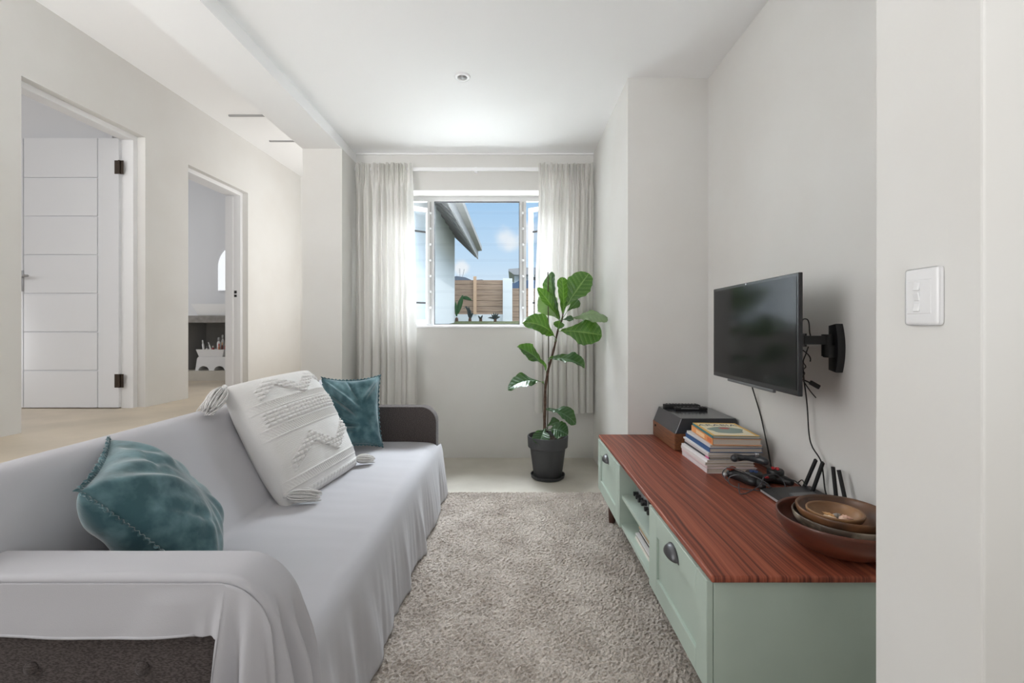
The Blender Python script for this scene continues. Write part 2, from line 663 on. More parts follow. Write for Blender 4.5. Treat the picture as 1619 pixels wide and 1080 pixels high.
b = NB()
box(b, -1.5, 2.4, -8.0, YB + 0.25, -0.1, 0.0)
struct('floor', b, M['concrete'], 'grey polished concrete floor showing beyond the carpet')

b = NB()
box(b, -6.0, -1.46, -8.0, 5.8, 0.44, ZF)
struct('floor_passage', b, M['hall_floor'], 'pale beige screed floor of the raised passage behind the sofa')
b = NB()
box(b, -1.50, -1.46, -8.0, YB, 0.0, 0.44)
struct('wall_step', b, M['wall'], 'low riser wall under the raised passage behind the sofa')

b = NB()
box(b, -1.40, 2.4, -8.0, YB + 0.25, ZC, ZC + 0.15)
struct('ceiling', b, M['ceiling'], 'flat white ceiling over the sitting room')
b = NB()
box(b, -6.0, -1.70, -8.0, 5.8, ZP, ZP + 0.12)
struct('ceiling_passage', b, M['ceiling'], 'higher white ceiling over the passage on the left')

b = NB()
box(b, -1.71, -1.39, -8.0, YB + 0.25, 2.60, ZP, 0)
struct('beam', b, M['ceiling'], 'long white beam between the sitting room ceiling and the passage ceiling')
b = NB()
box(b, -1.71, -1.39, 3.69, YB + 0.25, 0.0, 2.60)
struct('pillar', b, M['wall'], 'grey-white pillar under the far end of the beam, beside the left curtain')

# window wall with its opening
WX0, WX1, WZ0, WZ1 = -1.14, 0.48, 1.158, 2.362
b = NB()
box(b, -1.39, WX0, YB, YB + 0.25, 0, ZC)
box(b, WX1, XR + 0.02, YB, YB + 0.25, 0, ZC)
box(b, WX0, WX1, YB, YB + 0.25, 0, WZ0)
box(b, WX0, WX1, YB, YB + 0.25, WZ1, ZC)
struct('wall_back', b, M['wall'], 'window wall at the far end of the sitting room')
b = NB()
box(b, WX0 - 0.02, WX1 + 0.02, YB - 0.012, YB + 0.2, WZ0 - 0.012, WZ0 + 0.006, 0.004)
struct('trim_sill', b, M['trim'], 'narrow white sill under the window')
b = NB()
box(b, -1.385, XR, YB - 0.018, YB + 0.01, ZC - 0.012, ZC + 0.002, 0.004)
struct('trim_cornice', b, M['ceiling'], 'thin white cornice strip above the curtains')

# right wall: chimney-like mass, alcove back, near pier
b = NB()
box(b, XR, 1.5, YA, YB + 0.25, 0, ZC)
box(b, XA, 1.5, 0.70, YA, 0, ZC)
struct('wall_right', b, M['wall'], 'off-white right wall with a shallow alcove behind the television')
b = NB()
box(b, XR, 1.25, 0.682, 0.885, 0, ZC, 0.004, 2)
struct('pillar_near', b, M['wall'], 'near wall pier at the right edge carrying the light switch')
b = NB()
box(b, 1.25, 2.4, 0.55, 0.70, 0, ZC)
box(b, 2.3, 2.4, -8.0, 0.55, 0, ZC)
struct('wall_side', b, M['wall'], 'wall to the right of the near pier')


# passage wall (slightly out of parallel)
def xw(y):
    return -2.886 + 0.0322 * y


def sh(co):
    return Vector((co.x + xw(co.y), co.y, co.z))


D1 = (2.593, 3.432, 2.585)
D2 = (3.865, 4.69, 2.535)
b = NB()
for (y0, y1, z0, z1) in ((-8.0, D1[0], ZF, ZP), (D1[1], D2[0], ZF, ZP), (D2[1], 5.8, ZF, ZP), (D1[0], D1[1], D1[2], ZP), (D2[0], D2[1], D2[2], ZP)):
    box(b, -0.2, 0, y0, y1, z0, z1, f=sh)
struct('wall_left', b, M['wall'], 'long cream passage wall with two doorways on the left')
b = NB()
box(b, -2.95, -1.6, 5.77, 5.9, ZF, ZP)
struct('wall_passage_end', b, M['wall'], 'end wall of the passage beside the pillar')
b = NB()
box(b, -1.71, -1.5, YB + 0.25, 5.9, ZF, ZP)
struct('added_wall_passage_side', b, M['wall'], 'unseen wall added behind the pillar to keep sun out of the passage')  # unseen, put in to stop sun patches on the passage wall
b = NB()
box(b, -6.1, 2.4, -8.1, -8.0, 0, ZP)
struct('added_wall_behind', b, M['wall'], 'unseen wall added behind the photographer to shut out sky light')  # unseen, closes the rear so sky light stays off near faces
# rooms behind the doorways
b = NB()
box(b, -6.0, -3.05, 3.46, 3.56, ZF, ZP)
box(b, -6.1, -6.0, -8.0, 3.56, ZF, ZP)
struct('wall_bedroom', b, M['bath_wall'], 'white wall of the room behind the first open door')
b = NB()
box(b, -6.0, -2.75, 5.64, 5.76, ZF, ZP)
box(b, -6.1, -6.0, 3.56, 5.76, ZF, ZP)
struct('wall_bathroom', b, M['bath_wall'], 'pale grey-white wall of the bathroom behind the basin')


# door frames and door
def frame_bm(D, dx0, dx1, w=0.036):
    b = NB()
    y0, y1, zt = D
    box(b, dx0, dx1, y0, y0 + w, ZF, zt, f=sh)
    box(b, dx0, dx1, y1 - w, y1, ZF, zt, f=sh)
    box(b, dx0, dx1, y0 + w, y1 - w, zt - w, zt, f=sh)
    # door stop
    s = 0.012
    m0 = lerp(dx0, dx1, 0.55)
    box(b, dx1, m0, y1 - w - s, y1 - w, ZF, zt - w, f=sh) if False else None
    return b


d1 = bpy.data.objects.new('door_1', None)
COL.objects.link(d1)
d1.location = (xw(3.4) - 0.1, 3.4, ZF)
tag(d1, 'white panelled door standing open in the nearer doorway', kind='structure')
obj('door_frame', frame_bm(D1, -0.15, -0.06), M['trim'], d1)
# leaf: open square to the passage, its grooved face towards the camera
LX1, LX0, LY0, LY1, LZ0, LZ1 = -2.925, -3.735, 3.372, 3.412, ZF + 0.008, 2.553
b = NB()
gx = [LX0, LX0 + 0.105, LX1 - 0.155, LX1]
zs = [LZ0] + [EYE - (py - 518) / F * LY0 for py in (586, 525, 464, 403, 342, 281)] + [LZ1]
g = 0.0045
box(b, LX0, LX1, LY0 + 0.010, LY1, LZ0, LZ1)
box(b, gx[0], gx[1] - g, LY0, LY0 + 0.0102, LZ0, LZ1)
box(b, gx[2] + g, gx[3], LY0, LY0 + 0.0102, LZ0, LZ1)
for za, zb in zip(zs, zs[1:]):
    box(b, gx[1] + g, gx[2] - g, LY0, LY0 + 0.0102, za + (g if za > LZ0 else 0), zb - (g if zb < LZ1 else 0))
leaf1 = obj('door_leaf', b, M['door'], d1)
for py in (265, 602):
    z = EYE - (py - 518) / F * 3.38
    b = NB()
    tube(b, [(LX1 + 0.008, LY0 - 0.004, z - 0.05), (LX1 + 0.008, LY0 - 0.004, z + 0.05)], 0.007, 12)
    box(b, LX1 - 0.028, LX1 + 0.004, LY0 - 0.003, LY0 + 0.001, z - 0.05, z + 0.05)
    box(b, LX1 + 0.012, LX1 + 0.034, LY0 - 0.0, LY0 + 0.004, z - 0.05, z + 0.05)
    tag(obj('hinge', b, M['bronze'], d1), 'dark bronze hinge')
b = NB()
hz = EYE - (437 - 518) / F * 3.36
box(b, -3.665, -3.625, LY0 - 0.006, LY0, hz - 0.11, hz + 0.045, 0.002)
tube(b, [(-3.645, LY0 - 0.005, hz), (-3.645, LY0 - 0.05, hz), (-3.64, LY0 - 0.055, hz), (-3.54, LY0 - 0.055, hz)], 0.009, 10)
obj('handle', b, M['steel'], d1, True)

d2 = bpy.data.objects.new('door_2', None)
COL.objects.link(d2)
d2.location = (xw(4.3) - 0.1, 4.3, ZF)
tag(d2, 'white frame of the farther doorway leading to the bathroom', kind='structure')
obj('door_frame', frame_bm(D2, -0.20, -0.055), M['trim'], d2)
b = NB()
box(b, -0.125, -0.2, D2[1] - 0.052, D2[1] - 0.036, ZF, D2[2] - 0.05, f=sh)
obj('door_stop', b, M['trim'], d2)
b = NB()
sz = EYE + 53 / F * 4.65
sx = xw(4.65) - 0.105
box(b, sx - 0.012, sx + 0.012, D2[1] - 0.040, D2[1] - 0.035, sz + 0.006, sz + 0.035)
box(b, sx - 0.012, sx + 0.012, D2[1] - 0.040, D2[1] - 0.035, sz - 0.03, sz - 0.006)
tag(obj('strike_plate', b, M['matte_black'], d2), 'black strike plate')

# ceiling hatch in the passage
h = thing('ceiling_hatch', (-2.2, 4.38, ZP), 'flush white access hatch in the passage ceiling above the bathroom doorway', 'hatch')
b = NB()
box(b, -2.486, -1.75, 4.125, 4.65, ZP - 0.006, ZP + 0.001, 0.002)
obj('panel', b, M['ceiling'], h)
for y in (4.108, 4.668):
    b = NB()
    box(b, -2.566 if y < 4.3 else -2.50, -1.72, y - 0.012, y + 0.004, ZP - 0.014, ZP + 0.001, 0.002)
    obj('gap_shadow_strip', b, mat('gap_shadow_grey', (150, 150, 150), 0.5), h)  # grey strips painting in the shadow of the hatch's edge gaps

# ------------------------------------------------------------------ window
YW = 4.20
win = bpy.data.objects.new('window_1', None)
COL.objects.link(win)
win.location = ((WX0 + WX1) / 2, YW, WZ0)
tag(win, 'white framed window with fixed centre pane and two open side sashes', kind='structure')
MX0, MX1 = -0.765, 0.086          # centres of the two mullions
b = NB()
fw = 0.045
box(b, WX0, WX1, YW, YW + 0.05, WZ1 - fw, WZ1)
box(b, WX0, WX1, YW, YW + 0.05, WZ0, WZ0 + 0.02)
box(b, WX0, WX0 + fw, YW, YW + 0.05, WZ0 + 0.02, WZ1 - fw)
box(b, WX1 - fw, WX1, YW, YW + 0.05, WZ0 + 0.02, WZ1 - fw)
for mx in (MX0, MX1):
    box(b, mx - 0.03, mx + 0.03, YW, YW + 0.05, WZ0 + 0.02, WZ1 - fw)
obj('window_frame', b, M['frame'], win)
b = NB()
box(b, MX0 + 0.03, MX1 - 0.03, YW + 0.022, YW + 0.028, WZ0 + 0.02, WZ1 - fw)
obj('pane', b, M['glass'], win)
b = NB()
x0, x1, z0, z1 = MX0 + 0.03, MX1 - 0.03, WZ0 + 0.02, WZ1 - fw
for q in ((x0, x0 + 0.006, z0, z1), (x1 - 0.006, x1, z0, z1), (x0 + 0.006, x1 - 0.006, z0, z0 + 0.006), (x0 + 0.006, x1 - 0.006, z1 - 0.008, z1)):
    box(b, q[0], q[1], YW + 0.012, YW + 0.034, q[2], q[3])
tag(obj('gasket', b, M['gasket'], win), 'dark glazing gasket')


def sash(hx, sgn, width, ang):
    """sash hinged at hx, swung outwards by ang; sgn=+1 opens from the left jamb"""
    R = Vector((sgn * math.cos(ang), math.sin(ang), 0))
    N = Vector((-R.y, R.x, 0))
    o = Vector((hx, YW + 0.05, 0))
    zz0, zz1 = WZ0 + 0.03, WZ1 - fw - 0.005
    zc, zh = (zz0 + zz1) / 2, (zz1 - zz0) / 2
    b = NB()
    for s0 in (0.02, width - 0.02):
        xbox(b, o + R * s0 + Vector((0, 0, zc)), R, (0, 0, 1), N, 0.02, zh, 0.014)
    for z in (zz0 + 0.02, zz1 - 0.02):
        xbox(b, o + R * width / 2 + Vector((0, 0, z)), R, (0, 0, 1), N, width / 2 - 0.04, 0.02, 0.014)
    s = obj('sash', b, M['sash'], win)
    b = NB()
    xbox(b, o + R * width / 2 + Vector((0, 0, zc)), R, (0, 0, 1), N, width / 2 - 0.04, zh - 0.04, 0.003)
    obj('pane', b, M['sash_glass'], s)
    for z in (zz1 - 0.24, zz0 + 0.2):
        b = NB()
        xbox(b, o + R * width * 0.62 + N * -0.03 * sgn + Vector((0, 0, z)), R, (0, 0, 1), N, 0.075, 0.008, 0.006)
        tag(obj('stay', b, M['matte_black'], s), 'black casement stay')
    return s


sash(WX0 + 0.03, 1, 0.36, math.radians(36))
sash(WX1 - 0.03, -1, 0.36, math.radians(34))

# clear burglar bars with round studs on the mullions
bars = thing('clear_burglar_bars', ((WX0 + WX1) / 2, YW - 0.02, WZ0), 'clear horizontal security bars studded to the window mullions', 'burglar bars')
ys_px = [337.5, 362, 387, 412, 437, 461.5, 486.5]
for py in ys_px:
    z = EYE - (py - 518) / F * YW
    b = NB()
    box(b, WX0 + 0.05, WX1 - 0.05, YW - 0.016, YW - 0.011, z - 0.012, z + 0.012)
    bar = obj('bar', b, M['perspex'], bars)
    for mx in (MX0, MX1):
        b = NB()
        lathe(b, [(0.001, -0.024), (0.007, -0.023), (0.010, -0.019), (0.011, -0.015)], (mx, YW, z), 16, 'Y')
        obj('stud', b, M['white_plastic'], bar, True)
for mx in (MX0, MX1):
    b = NB()
    box(b, mx - 0.006, mx + 0.006, YW - 0.011, YW - 0.001, WZ0 + 0.025, WZ1 - fw - 0.01)
    obj('upright', b, M['sash'], bars)

# ------------------------------------------------------------------ curtains
def curtain(name, x0, x1, xb0, xb1, zt, zb, folds, seed, label):
    rnd = random.Random(seed)
    ph = [rnd.uniform(0, 6.28) for _ in range(8)]

    def fn(u, v):
        z = lerp(zt, zb, v)
        f = sstep(0.035, 0.13, v)
        xx = lerp(lerp(x0, x1, u), lerp(xb0, xb1, u), sstep(0, 0.6, v))
        w = u + 0.022 * math.sin(7 * u + ph[0]) + 0.016 * math.sin(19 * u + ph[1]) + 0.006 * v * math.sin(11 * u + 2 * v + ph[2])
        a = math.sin(2 * math.pi * folds * w)
        sharp = math.copysign(abs(a) ** 0.7, a)
        am = 0.036 * (0.62 + 0.38 * math.sin(9 * u + ph[3]) * math.cos(2.2 * v + ph[4])) + 0.010 * v
        body = sharp * am + 0.012 * math.sin(2 * math.pi * folds * 2.3 * w + ph[5]) * (1 - 0.5 * v)
        hd = math.sin(2 * math.pi * folds * 1.5 * w + ph[6])
        head = 0.020 * math.copysign(abs(hd) ** 0.6, hd) + 0.009 * math.sin(2 * math.pi * folds * 4.3 * w)
        pinch = 1 - 0.55 * math.exp(-((v - 0.045) / 0.010) ** 2)
        y = 3.915 + lerp(head * pinch, body, f)
        dxx = 0.014 * math.cos(2 * math.pi * folds * w) * f * (0.3 + v)
        if v < 0.001:
            z += 0.005 * math.sin(60 * u + ph[7])
        z += 0.006 * math.sin(2 * math.pi * folds * w) * (v > 0.98)
        return Vector((xx + dxx, min(y, 3.99), z))
    b = NB()
    grid(b, 300, 84, fn)
    c = obj(name, b, M['curtain'], None, True)
    tag(c, label, 'curtain', 'window curtains')
    # header tape stitched behind the pleats
    return c


cl = curtain('curtain', -1.365, -0.868, -1.362, -0.848, 2.562, 0.49, 8, 3, 'off-white pleated curtain hanging left of the window, behind the sofa')
cr = curtain('curtain', 0.215, 0.690, 0.185, 0.672, 2.560, 0.425, 8, 8, 'off-white pleated curtain hanging right of the window, behind the potted fig')
rail = thing('curtain_rail', (-0.33, 3.95, 2.5), 'slim white curtain rail fixed across the wall above the window', 'curtain rail')
b = NB()
box(b, -1.375, 0.693, 3.935, 3.955, 2.508, 2.536, 0.003)
obj('track', b, M['trim'], rail)
for x in (-1.2, -0.33, 0.55):
    b = NB()
    box(b, x - 0.012, x + 0.012, 3.95, YB, 2.51, 2.545, 0.002)
    obj('bracket', b, M['trim'], rail)

# ------------------------------------------------------------------ downlight
dl = thing('downlight', (-0.313, 2.784, ZC), 'small round white downlight recessed in the sitting room ceiling', 'ceiling light')
b = NB()
lathe(b, [(0.028, 0.02), (0.029, -0.004), (0.034, -0.009), (0.046, -0.008), (0.049, -0.003), (0.049, 0.0)], (-0.313, 2.784, ZC), 40, 'Z', caps=False)
obj('trim_ring', b, M['white_plastic'], dl, True)
b = NB()
lathe(b, [(0.027, -0.001), (0.02, 0.0005), (0.001, 0.0015)], (-0.313, 2.784, ZC - 0.004), 32, 'Z')
tag(obj('lamp_face', b, mat('lamp_face', (178, 178, 178), 0.4), dl, True), 'unlit grey lamp face')

# ------------------------------------------------------------------ light switch on the pier
zsw = EYE + (518 - 469) / F * 0.775
sw = thing('light_switch', (XR, 0.775, zsw - 0.045), 'white three-gang light switch plate on the near pier', 'light switch')
b = NB()
box(b, XR - 0.009, XR + 0.001, 0.743, 0.810, zsw - 0.049, zsw + 0.049, 0.008, 4)
autosmooth(obj('plate', b, M['white_plastic'], sw), 50)
b = NB()
box(b, XR - 0.0098, XR - 0.0085, 0.757, 0.803, zsw - 0.029, zsw + 0.029, 0.0006, 1)
obj('cover', b, M['white_plastic'], sw)
for k, dz in enumerate((0.018, 0.0, -0.018)):
    b = NB()
    box(b, XR - 0.0125, XR - 0.009, 0.777, 0.788, zsw + dz - 0.007, zsw + dz + 0.007, 0.0015, 2)
    for v in b.verts:
        v.co.x += (v.co.z - (zsw + dz)) * (0.22 if k != 1 else -0.22)
    obj('rocker', b, M['white_plastic'], sw)

# ================================================================== RUG
RX0, RX1, RY0, RY1 = -1.0, 0.688, -0.4, 3.16
b = NB()
nx, ny = 230, 480
rng = np.random.RandomState(5)
hts = rng.rand(nx + 1, ny + 1)


def rugf(u, v):
    x, y = lerp(RX0, RX1, u), lerp(RY0, RY1, v)
    i, j = int(round(u * nx)), int(round(v * ny))
    e = min(u * (RX1 - RX0), (1 - u) * (RX1 - RX0), (1 - v) * (RY1 - RY0), v * (RY1 - RY0))
    z = 0.008 + 0.008 * hts[i, j] + 0.003 * nz(x * 7, y * 7) + 0.002 * nz(x * 25, y * 25, 3)
    z *= sstep(-0.004, 0.018, e)
    return Vector((x + 0.005 * (hts[i, (j * 7) % ny] - 0.5), y + 0.005 * (hts[(i * 5) % nx, j] - 0.5), max(z, 0.001)))


grid(b, nx, ny, rugf)
rug = tag(obj('rug', b, M['carpet'], None, False), 'thick beige shag rug lying on the concrete floor between sofa and cabinet', 'rug')

# ================================================================== SOFA
AY0, AY1 = 0.958, 1.052            # near arm
BY0, BY1 = 3.006, 3.10             # far arm
sofa = thing('sofa', (-0.93, 2.03, 0.0), 'dark heather grey sofa with rounded arms, mostly hidden under a pale sheet', 'sofa')
b = NB()
box(b, -1.20, -0.512, AY1, BY0, 0.10, 0.372, 0.02, 3)
obj('seat', b, M['sofa'], sofa, True)
b = NB()
prof = [(-1.055, 0.30), (-1.072, 0.42), (-1.262, 0.755), (-1.283, 0.772), (-1.31, 0.78), (-1.36, 0.775), (-1.385, 0.755), (-1.39, 0.70), (-1.37, 0.30)]
extrude_poly(b, prof, 'Y', AY1, BY0, 0.012, 2)
autosmooth(obj('backrest', b, M['sofa'], sofa))


def arm_outline(r=0.10, inset=0.0, n=8):
    x0, x1, z0, z1 = -1.37 + inset, -0.512 - inset, 0.09 + inset, 0.625 - inset
    pts = [(x0, z0), (x0, z1 - 0.03), (x0 + 0.03, z1)]
    cx, cz, rr = x1 - r, z1 - r, r
    for k in range(n + 1):
        a = math.pi / 2 * (1 - k / n)
        pts.append((cx + rr * math.cos(a), cz + rr * math.sin(a)))
    pts.append((x1, z0))
    return pts


for (y0, y1, out) in ((AY0, AY1, AY0), (BY0, BY1, BY0)):
    b = NB()
    extrude_poly(b, arm_outline(), 'Y', y0, y1, 0.010, 3)
    arm = autosmooth(obj('arm', b, M['sofa'], sofa))
    for yy in (y0 + 0.004, y1 - 0.004):
        b = NB()
        tube(b, [(x, yy, z) for x, z in arm_outline(0.098, 0.004, 10)[1:]], 0.0045, 8)
        obj('piping', b, M['sofa'], arm, True)
    if out == AY0:
        for px in (50, 226):
            c = P(px, 1056, AY0)
            b = NB()
            lathe(b, [(0.0005, -0.009), (0.007, -0.0085), (0.012, -0.006), (0.0145, -0.002), (0.0145, 0.002)], c, 28, 'Y')
            obj('button', b, M['sofa'], arm, True)
for x in (-1.30, -0.56):
    for y in (1.0, 3.05):
        b = NB()
        lathe(b, [(0.018, 0.010), (0.024, 0.095)], (x, y, 0), 20)
        obj('leg', b, M['walnut'], sofa, True)

# ------------------------------------------------------------------ the sheet thrown over it
def arc_param(pts):
    L = [0.0]
    for a, c in zip(pts, pts[1:]):
        L.append(L[-1] + (Vector(c) - Vector(a)).length)
    tot = L[-1]

    def at(t):
        d = t * tot
        for k in range(len(pts) - 1):
            if d <= L[k + 1] or k == len(pts) - 2:
                f = (d - L[k]) / max(1e-9, L[k + 1] - L[k])
                return Vector(pts[k]).lerp(Vector(pts[k + 1]), min(1.0, f))
    return at


raw = [(-0.462, 0, 0.022), (-0.470, 0, 0.12), (-0.478, 0, 0.24), (-0.486, 0, 0.32), (-0.502, 0, 0.366), (-0.54, 0, 0.390), (-0.62, 0, 0.396),
       (-0.75, 0, 0.398), (-0.90, 0, 0.396), (-1.01, 0, 0.394), (-1.050, 0, 0.400), (-1.066, 0, 0.425), (-1.10, 0, 0.485), (-1.18, 0, 0.625), (-1.245, 0, 0.74),
       (-1.268, 0, 0.770), (-1.295, 0, 0.788), (-1.335, 0, 0.792), (-1.375, 0, 0.785), (-1.398, 0, 0.765), (-1.405, 0, 0.70), (-1.40, 0, 0.55)]
prof_at = arc_param(smooth_path(raw, 6))
b = NB()


def sheetf(u, v):
    p = prof_at(u)
    up = sstep(0.55, 0.60, p.z)                     # part above the arms
    front = 1.0 - sstep(-0.515, -0.492, -abs(p.x) if p.x < -0.5 else p.x) if False else (1.0 if p.x > -0.50 and p.z < 0.38 else 0.0)
    ya = lerp(1.060, 0.950, up)
    yb = lerp(3.000, 3.108, max(up, front))
    y = lerp(ya, yb, v)
    q = Vector((p.x, y, p.z))
    if p.z < 0.385 and p.x > -0.56:                 # skirt at the front: hanging folds
        dn = sstep(0.37, 0.06, p.z)
        w = 0.010 * math.sin(17 * y + 3 * nz(y * 3, 2)) + 0.016 * nz(y * 9, p.z * 0.8, 1) + 0.007 * nz(y * 34, p.z * 1.5, 5)
        near = sstep(1.9, 1.1, y)
        w += near * 0.016 * math.sin(38 * y + 7 * p.z)
        q.x += dn * (w + 0.008)
        q.z += (p.z < 0.04) * 0.008 * nz(y * 4, 7)
    elif p.x > -1.045:                              # seat
        q.z += 0.004 * nz(p.x * 5, y * 5, 2) - 0.006 * math.sin(math.pi * v) * sstep(-0.52, -0.75, p.x)
        q.z += 0.0022 * nz(p.x * 4 + y * 6, y * 14, 9)
    else:                                           # back
        n_ = Vector((0.87, 0, 0.5))
        tens = 0.004 * nz(y * 4, p.z * 5, 4) + 0.0025 * nz(y * 3 + p.z * 12, p.z * 16, 8)
        slack = sstep(1.55, 1.0, y) * 0.016 * (0.5 + 0.5 * math.sin(26 * p.z + 9 * y)) * sstep(0.45, 0.6, p.z)
        q += n_ * (tens + slack)
    return q


grid(b, 130, 220, sheetf)


def armz(x):
    r, x1, z1 = 0.106, -0.506, 0.634
    if x < x1 - r:
        return z1
    d = min(r, x - (x1 - r))
    return z1 - r + math.sqrt(max(0.0, r * r - d * d))


arm_raw = [(-1.42, 0, 0.632), (-1.3, 0, 0.634), (-1.0, 0, 0.634), (-0.75, 0, 0.634)]
for k in range(13):
    a = math.pi / 2 * (1 - k / 12)
    arm_raw.append((-0.612 + 0.106 * math.cos(a), 0, 0.528 + 0.106 * math.sin(a)))
arm_raw += [(-0.504, 0, 0.45), (-0.500, 0, 0.34), (-0.494, 0, 0.20), (-0.488, 0, 0.022)]
arm_at = arc_param(arm_raw)


def armtop(u, v):
    p = arm_at(u)
    dn = sstep(0.62, 0.34, p.z)
    y = lerp(0.944, lerp(1.064, 1.125, dn), v)
    e = min(v, 1 - v) * 0.12
    rd = 0.014 * (1 - math.sqrt(max(0.0, 1 - (1 - min(1.0, e / 0.014)) ** 2))) if e < 0.014 else 0.0
    nrm = Vector((0, 0, 1)) if p.x < -0.612 else (Vector((p.x + 0.612, 0, max(0.0, p.z - 0.528))).normalized())
    q = Vector((p.x, y, p.z)) - nrm * rd
    fold = dn * (0.016 + 0.017 * math.sin(2 * math.pi * 2.4 * v - 0.6) + 0.006 * math.sin(21 * v + 8 * p.z)) * sstep(0.0, 0.18, v)
    q.x += fold
    q.z += 0.004 * nz(p.x * 6, y * 9, 3) * (p.x < -0.6) * sstep(0, 0.2, v) * sstep(1, .8, v)
    return q


grid(b, 110, 40, armtop)


def armflap(u, v):
    x = lerp(-1.42, -0.63, u / 0.55) if u < 0.55 else lerp(-0.63, -0.506, (u - 0.55) / 0.45)
    zt = armz(x) - 0.014
    zb = lerp(0.512 + 0.005 * math.sin(9 * x) + 0.010 * sstep(-1.05, -1.3, x), 0.02, sstep(-0.599, -0.591, x))
    z = lerp(zt, zb, v)
    y = 0.944
    dn = sstep(0.625, 0.38, z)
    k = sstep(-0.66, -0.60, x)
    s = (x + 0.60) / 0.094
    y -= k * dn * (0.018 + 0.018 * math.sin(2 * math.pi * (1.9 * s + 0.25 * z) + 0.2)) * sstep(1.0, 0.80, s)
    y -= 0.004 * sstep(0.2, 1.0, v) + 0.011 * max(0.0, nz(x * 6, z * 6, 6)) * sstep(0.05, 0.4, v)
    xx = x + k * dn * (-0.012 * (1 - s) + 0.014 * s)
    return Vector((xx, y, z))


grid(b, 150, 60, armflap)


def arminner(u, v):
    x = lerp(-1.2, -0.51, u)
    zt = armz(x) - 0.014
    z = lerp(zt, 0.392, v)
    return Vector((x, 1.064 + 0.006 * v + 0.004 * nz(x * 7, z * 7, 1), z))


grid(b, 50, 14, arminner)
# hem along the lower edge of the near flap
bmesh.ops.recalc_face_normals(b, faces=b.faces[:])
sheet = obj('throw_sheet', b, M['sheet'], None, True)
tag(sheet, 'pale grey cotton sheet draped over the sofa seat, back and near arm', 'sofa throw')
sm = sheet.modifiers.new('thickness', 'SOLIDIFY')
sm.thickness = 0.002
b = NB()
hem = []
for i in range(60):
    q = armflap(0.55 * i / 59 * 0.965, 1.0)
    hem.append((q.x, q.y - 0.001, q.z + 0.003))
tube(b, hem, 0.0032, 8)
obj('hem', b, M['sheet'], sheet, True)


# ------------------------------------------------------------------ cushions
def cushion_axes(TL, TR, BL):
    TL, TR, BL = Vector(TL), Vector(TR), Vector(BL)
    R = (TR - TL)
    w = R.length
    R.normalize()
    U = TL - BL
    hgt = U.length
    U = (U - R * U.dot(R)).normalized()
    N = R.cross(U).normalized()
    c = TL + (TR - TL) * 0.5 - (TL - BL) * 0.5
    return c, R, U, N, w, hgt


def pillow_pt(u, v, side, A, T, pinch=0.07, wr=0.0, seed=0.0, tex=None, pw=0.55):
    c, R, U, N, w, hgt = A
    x = u * w / 2 * (1 - pinch * (1 - v * v) * abs(u) ** 1.5)
    y = v * hgt / 2 * (1 - pinch * (1 - u * u) * abs(v) ** 1.5)
    t = T * max(0.0, (1 - abs(u) ** 2.4) * (1 - abs(v) ** 2.4)) ** pw
    edge = (1 - abs(u) ** 6) * (1 - abs(v) ** 6)
    if wr:
        a = math.atan2(v, u)
        rr = math.hypot(u, v)
        t += wr * edge * (nz(a * 3.5, rr * 1.2, seed) * sstep(0.2, 0.9, rr) + 0.6 * nz(u * 2.2 + seed, v * 2.2, seed + 3))
    if tex and side > 0:
        t += edge ** 0.7 * tex(u, v)
    return c + R * x + U * y + N * (t * side)


def make_cushion(name, A, T, m, label, n=70, **kw):
    b = NB()
    for side in (1, -1):
        grid(b, n, n, lambda i, j: pillow_pt(2 * i - 1, 2 * j - 1, side, A, T, **kw))
    bmesh.ops.remove_doubles(b, verts=b.verts[:], dist=1e-5)
    bmesh.ops.recalc_face_normals(b, faces=b.faces[:])
    o = obj(name, b, m, None, True)
    return tag(o, label, 'cushion')


def ruffle(parent, A, T, m, wid=0.012, **kw):
    """frayed ruffle trim round the seam"""
    c, R, U, N, w, hgt = A
    loop = []
    K = 90
    for (a0, a1) in (((-1, -1), (1, -1)), ((1, -1), (1, 1)), ((1, 1), (-1, 1)), ((-1, 1), (-1, -1))):
        for k in range(K):
            loop.append((lerp(a0[0], a1[0], k / K), lerp(a0[1], a1[1], k / K)))
    b = NB()
    V = []
    n = len(loop)
    for i, (u, v) in enumerate(loop):
        p = pillow_pt(u, v, 1, A, T, **kw)
        out = (p - c)
        out -= N * out.dot(N)
        out.normalize()
        ph = i * 1.9
        V.append([b.verts.new(p - out * 0.004 + N * (0.002 * math.sin(ph))),
                  b.verts.new(p + out * wid * 0.5 + N * (0.003 * math.sin(ph))),
                  b.verts.new(p + out * wid * (1.0 + 0.4 * math.sin(i * 5.1)) + N * (0.0045 * math.sin(ph + 0.4)))])
    for i in range(n):
        for k in range(2):
            b.faces.new((V[i][k], V[(i + 1) % n][k], V[(i + 1) % n][k + 1], V[i][k + 1]))
    o = obj('ruffle_trim', b, m, parent, True)
    s = o.modifiers.new('thickness', 'SOLIDIFY')
    s.thickness = 0.002
    return o


def creases(lines):
    """soft folds in velvet: (u0, v0, u1, v1, width, height)"""
    def f(u, v):
        h_ = 0.0
        for (u0, v0, u1, v1, w_, a_) in lines:
            du, dv = u1 - u0, v1 - v0
            L2 = du * du + dv * dv
            t = ((u - u0) * du + (v - v0) * dv) / L2
            d = abs((u - u0) * dv - (v - v0) * du) / math.sqrt(L2)
            h_ += a_ * math.exp(-(d / w_) ** 2) * sstep(-0.1, 0.15, t) * sstep(1.1, 0.7, t)
        return h_
    return f


